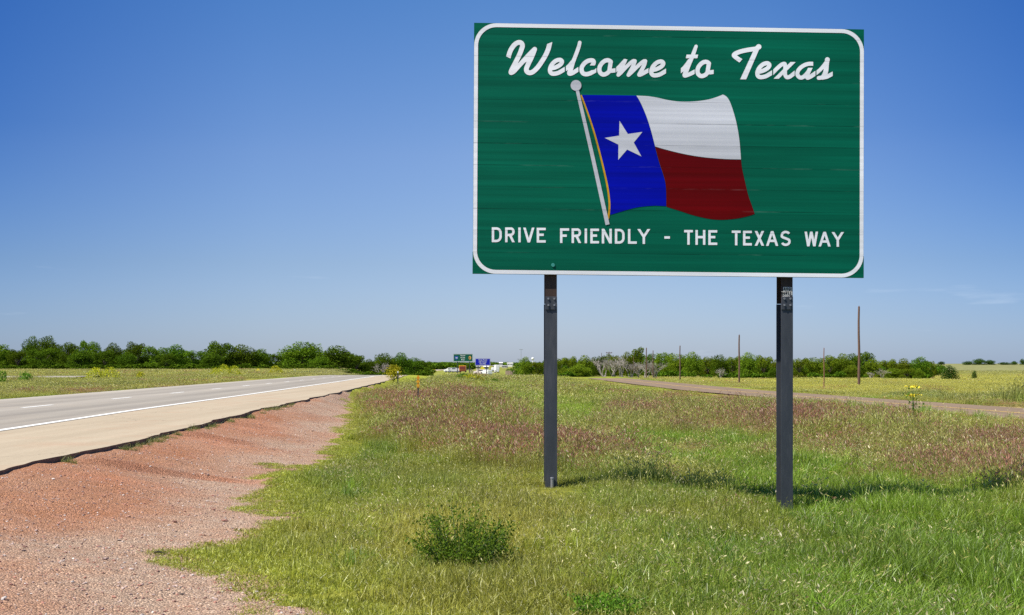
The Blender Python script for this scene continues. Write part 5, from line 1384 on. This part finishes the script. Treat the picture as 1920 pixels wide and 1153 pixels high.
def car(px, pyb, Y, label, col, rz):
    x = at(px, Y); z = zat(pyb, Y); t = thing('parked_car', label, 'car', (x, Y, z), rz)
    prof = [(-2.2, .35), (-2.25, .75), (-1.9, .95), (-1.2, 1.0), (-.65, 1.42), (.7, 1.45), (1.35, 1.02), (2.15, .92), (2.25, .6), (2.2, .35)]
    bm = bmesh.new(); a = [bm.verts.new((-.85, y_, z_)) for y_, z_ in prof]; b = [bm.verts.new((.85, y_, z_)) for y_, z_ in prof]
    bm.faces.new(a); bm.faces.new(b[::-1])
    for i in range(len(prof)): j = (i+1) % len(prof); bm.faces.new((a[j], a[i], b[i], b[j]))
    bmesh.ops.bevel(bm, geom=list(bm.edges), offset=.06, segments=2, affect='EDGES'); done(bm, 'body', col, t)
    bm = bmesh.new(); bm_box(bm, -.87, .87, -.6, .65, 1.04, 1.34, .02); done(bm, 'side_windows', M_glass, t)
    wheels(t, (-.78, .78), (-1.35, 1.4), .32); return t
car(904, 701.5, 385, 'pale pinkish-white car below the yellow diamond sign', plain('pale_car_paint', (.72, .62, .58), .35), 1.25)
car(846, 697.5, 440, 'pale car on the bright road left of the orange truck', M_wht, 1.1)
car(853.5, 697.5, 436, 'second pale car, just left of the orange truck', plain('silver_car_paint', (.55, .56, .58), .3, .4), 1.1)
Y = 395; x = at(904.5, Y); z = zat(700, Y); t = thing('warning_sign', 'yellow diamond warning sign between the blue sign posts', 'road sign', (x, Y, z))
bm = bmesh.new(); bm_box(bm, -.05, .05, .03, .1, -.6, 1.6); done(bm, 'post', M_black, t)
bm = bmesh.new(); diamond(bm, (0, 1.4), .75, 0, .02); done(bm, 'plate', M_flY, t)
# pale lot under the vehicles
M_lot = plain('pale_concrete', (.62, .58, .48), .9, var=.1, scale=.5)
def sheet(name, pts, m):
    me = bpy.data.meshes.new(name); me.from_pydata([(x, y, H(x, y)+.05) for x, y in pts], [], [tuple(range(len(pts)))]); me.update()
    if me.polygons[0].normal.z < 0: me.flip_normals()
    tag(link(name, me, m), kind='structure')
# pale ribbed panel with a shrub behind
Y = 330; x0_, x1_ = at(947.5, Y), at(966.5, Y); cx = (x0_+x1_)/2; z = H(cx, Y); t = thing('ribbed_fence_panel', 'pinkish-tan ribbed screen standing in the grass left of the tree line', 'fence', (cx, Y, z))
w2 = (x1_-x0_)/2; zt = zat(694, Y)-z; bm = bmesh.new(); n = 12
for i in range(n):
    a = -w2+2*w2*i/n; bm_box(bm, a+.004, a+2*w2/n-.004, -.03 if i % 2 else 0, .03, -.3, zt)
done(bm, 'boards', plain('tan_boards', (.42, .30, .22), .8), t)
bm = bmesh.new(); bm_box(bm, -w2, w2, .035, .09, zt-.25, zt-.15); bm_box(bm, -w2, w2, .035, .09, .15, .25); done(bm, 'rails', M_pole, t)
x = at(956, 352); t = thing('low_shrub', 'dark low shrub behind the pinkish-tan screen', 'shrub', (x, 352, zat(694, 352)-.5))
a = RNG.normal(size=(900, 3)); a /= np.linalg.norm(a, axis=1)[:, None]; leaves_obj('foliage', np.stack([a[:, 0]*1.05, a[:, 1]*.7, .4+a[:, 2]*.55], 1), .16, M_cedar, t)
bm = bmesh.new(); bm_cyl(bm, (0, 0, -.5), (0, 0, .3), .06, .04, 6); done(bm, 'stem', M_bark, t)
x = at(884.5, 385); zz = zat(702, 385); t = thing('dead_shrub', 'round grey bare bush under the right post of the green highway sign', 'dead shrub', (x, 385, zz))
o = link('branches', DP[0], None, t); o.scale = (.55, .55, (zat(688, 385)-zz)/4)
# buildings
M_roof = plain('grey_roof', (.30, .30, .31), .7); M_wall = plain('cream_wall', (.62, .56, .44), .8); M_wallw = plain('white_wall', (.72, .70, .66), .8)
def house(px0, px1, py0, py1, Y, label, wm, depth=9):
    cx = (px0+px1)/2; x = at(cx, Y); z = zat(py1, Y); k = Y/F; W = (px1-px0)*k/2; Hh = (py1-py0)*k
    t = thing('building', label, 'building', (x, Y, z), random.uniform(-.1, .1))
    bm = bmesh.new(); bm_box(bm, -W, W, 0, depth, -1.5, Hh*.72); done(bm, 'wall', wm, t)
    bm = bmesh.new(); vs = [(-W-.3, -.3, Hh*.72+.003), (W+.3, -.3, Hh*.72+.003), (W+.3, depth+.3, Hh*.72+.003), (-W-.3, depth+.3, Hh*.72+.003), (-W-.3, depth/2, Hh), (W+.3, depth/2, Hh)]
    v = [bm.verts.new(p) for p in vs]; [bm.faces.new([v[i] for i in f]) for f in ((0, 1, 5, 4), (2, 3, 4, 5), (1, 2, 5), (3, 0, 4), (3, 2, 1, 0))]; done(bm, 'roof', M_roof if wm is M_wall else M_wallw, t)
    n = max(2, int(W/1.6))
    for i in range(n):
        a = -W+2*W*(i+.5)/n; bm = bmesh.new(); bm_box(bm, a-.5, a+.5, -.04, -.003, Hh*.28, Hh*.52); done(bm, 'window' if i != n//2 else 'door', M_glass, t)
    return t
house(936, 942, 678, 684, 1050, 'small white building at the skyline right of the tall white truck', M_wallw)
house(941, 950, 684, 689, 900, 'cream building below the skyline, right of the tall white truck', M_wall)
house(951, 961, 679, 684, 1080, 'white low building near the left end of the right-hand tree line', M_wallw)
house(893, 899, 685, 690, 640, 'cream building behind the left post of the blue sign', M_wall)
house(908, 916, 685, 691, 650, 'white building behind the right post of the blue sign', M_wallw)
house(924, 931, 684, 688, 1000, 'long cream building left of the tall white truck', M_wall)
house(971, 979, 684.5, 689, 700, 'white shed glimpsed beside the first tree of the right-hand line', M_wallw)
# lamp mast and water-tower like ball far off
for px, tp, w_, lab in ((977, 654, .9, 'thin grey mast left of the first right-hand tree'), (972.5, 672, .6, 'short grey mast on the skyline at the town')):
    Y = 700; x = at(px, Y); z = H(x, Y); t = thing('mast', lab, 'mast', (x, Y, z)); bm = bmesh.new(); h_ = zat(tp, Y)-z
    bm_cyl(bm, (0, 0, -1), (0, 0, h_), .16, .08, 8); done(bm, 'shaft', M_alu, t)
    bm = bmesh.new(); bm_box(bm, -.9, .9, -.12, .12, h_-.2, h_+.05, .03); done(bm, 'lamp_head', M_alu, t)
Y = 900; x = at(999, Y); z = H(x, Y); t = thing('water_tower', 'tiny white water tower ball above the first right-hand trees', 'water tower', (x, Y, z)); h_ = zat(671.5, Y)-z
bm = bmesh.new(); bm_cyl(bm, (0, 0, -1), (0, 0, h_-.7), .4, .3, 10); done(bm, 'shaft', M_wht, t)
bm = bmesh.new(); bmesh.ops.create_icosphere(bm, subdivisions=3, radius=.95, matrix=Matrix.Translation((0, 0, h_))); done(bm, 'tank', M_wht, t, True)
# bright concrete apron and approach seen beyond the crest
def xs(px, Y): return at(px, Y)
sheet('distant_road', [(xs(838, 415), 415), (xs(880, 415), 415), (xs(934, 520), 520), (xs(926, 520), 520), (xs(872, 450), 450), (xs(850, 450), 450)], M_lot)
# low shrubs on the left verge crest (yellow blooms by the far road)
x = at(812, 420); t = thing('roadside_bush', 'yellow bush beside the far bend of the road', 'bush', (x, 420, zat(699, 420)))
a = RNG.normal(size=(500, 3)); a /= np.linalg.norm(a, axis=1)[:, None]; leaves_obj('foliage', np.stack([a[:, 0]*1.0, a[:, 1]*.7, .6+a[:, 2]*.6], 1), .2, M_leafY, t)
bm = bmesh.new(); bm_cyl(bm, (0, 0, -.5), (0, 0, .5), .05, .03, 6); done(bm, 'stem', M_stem, t)
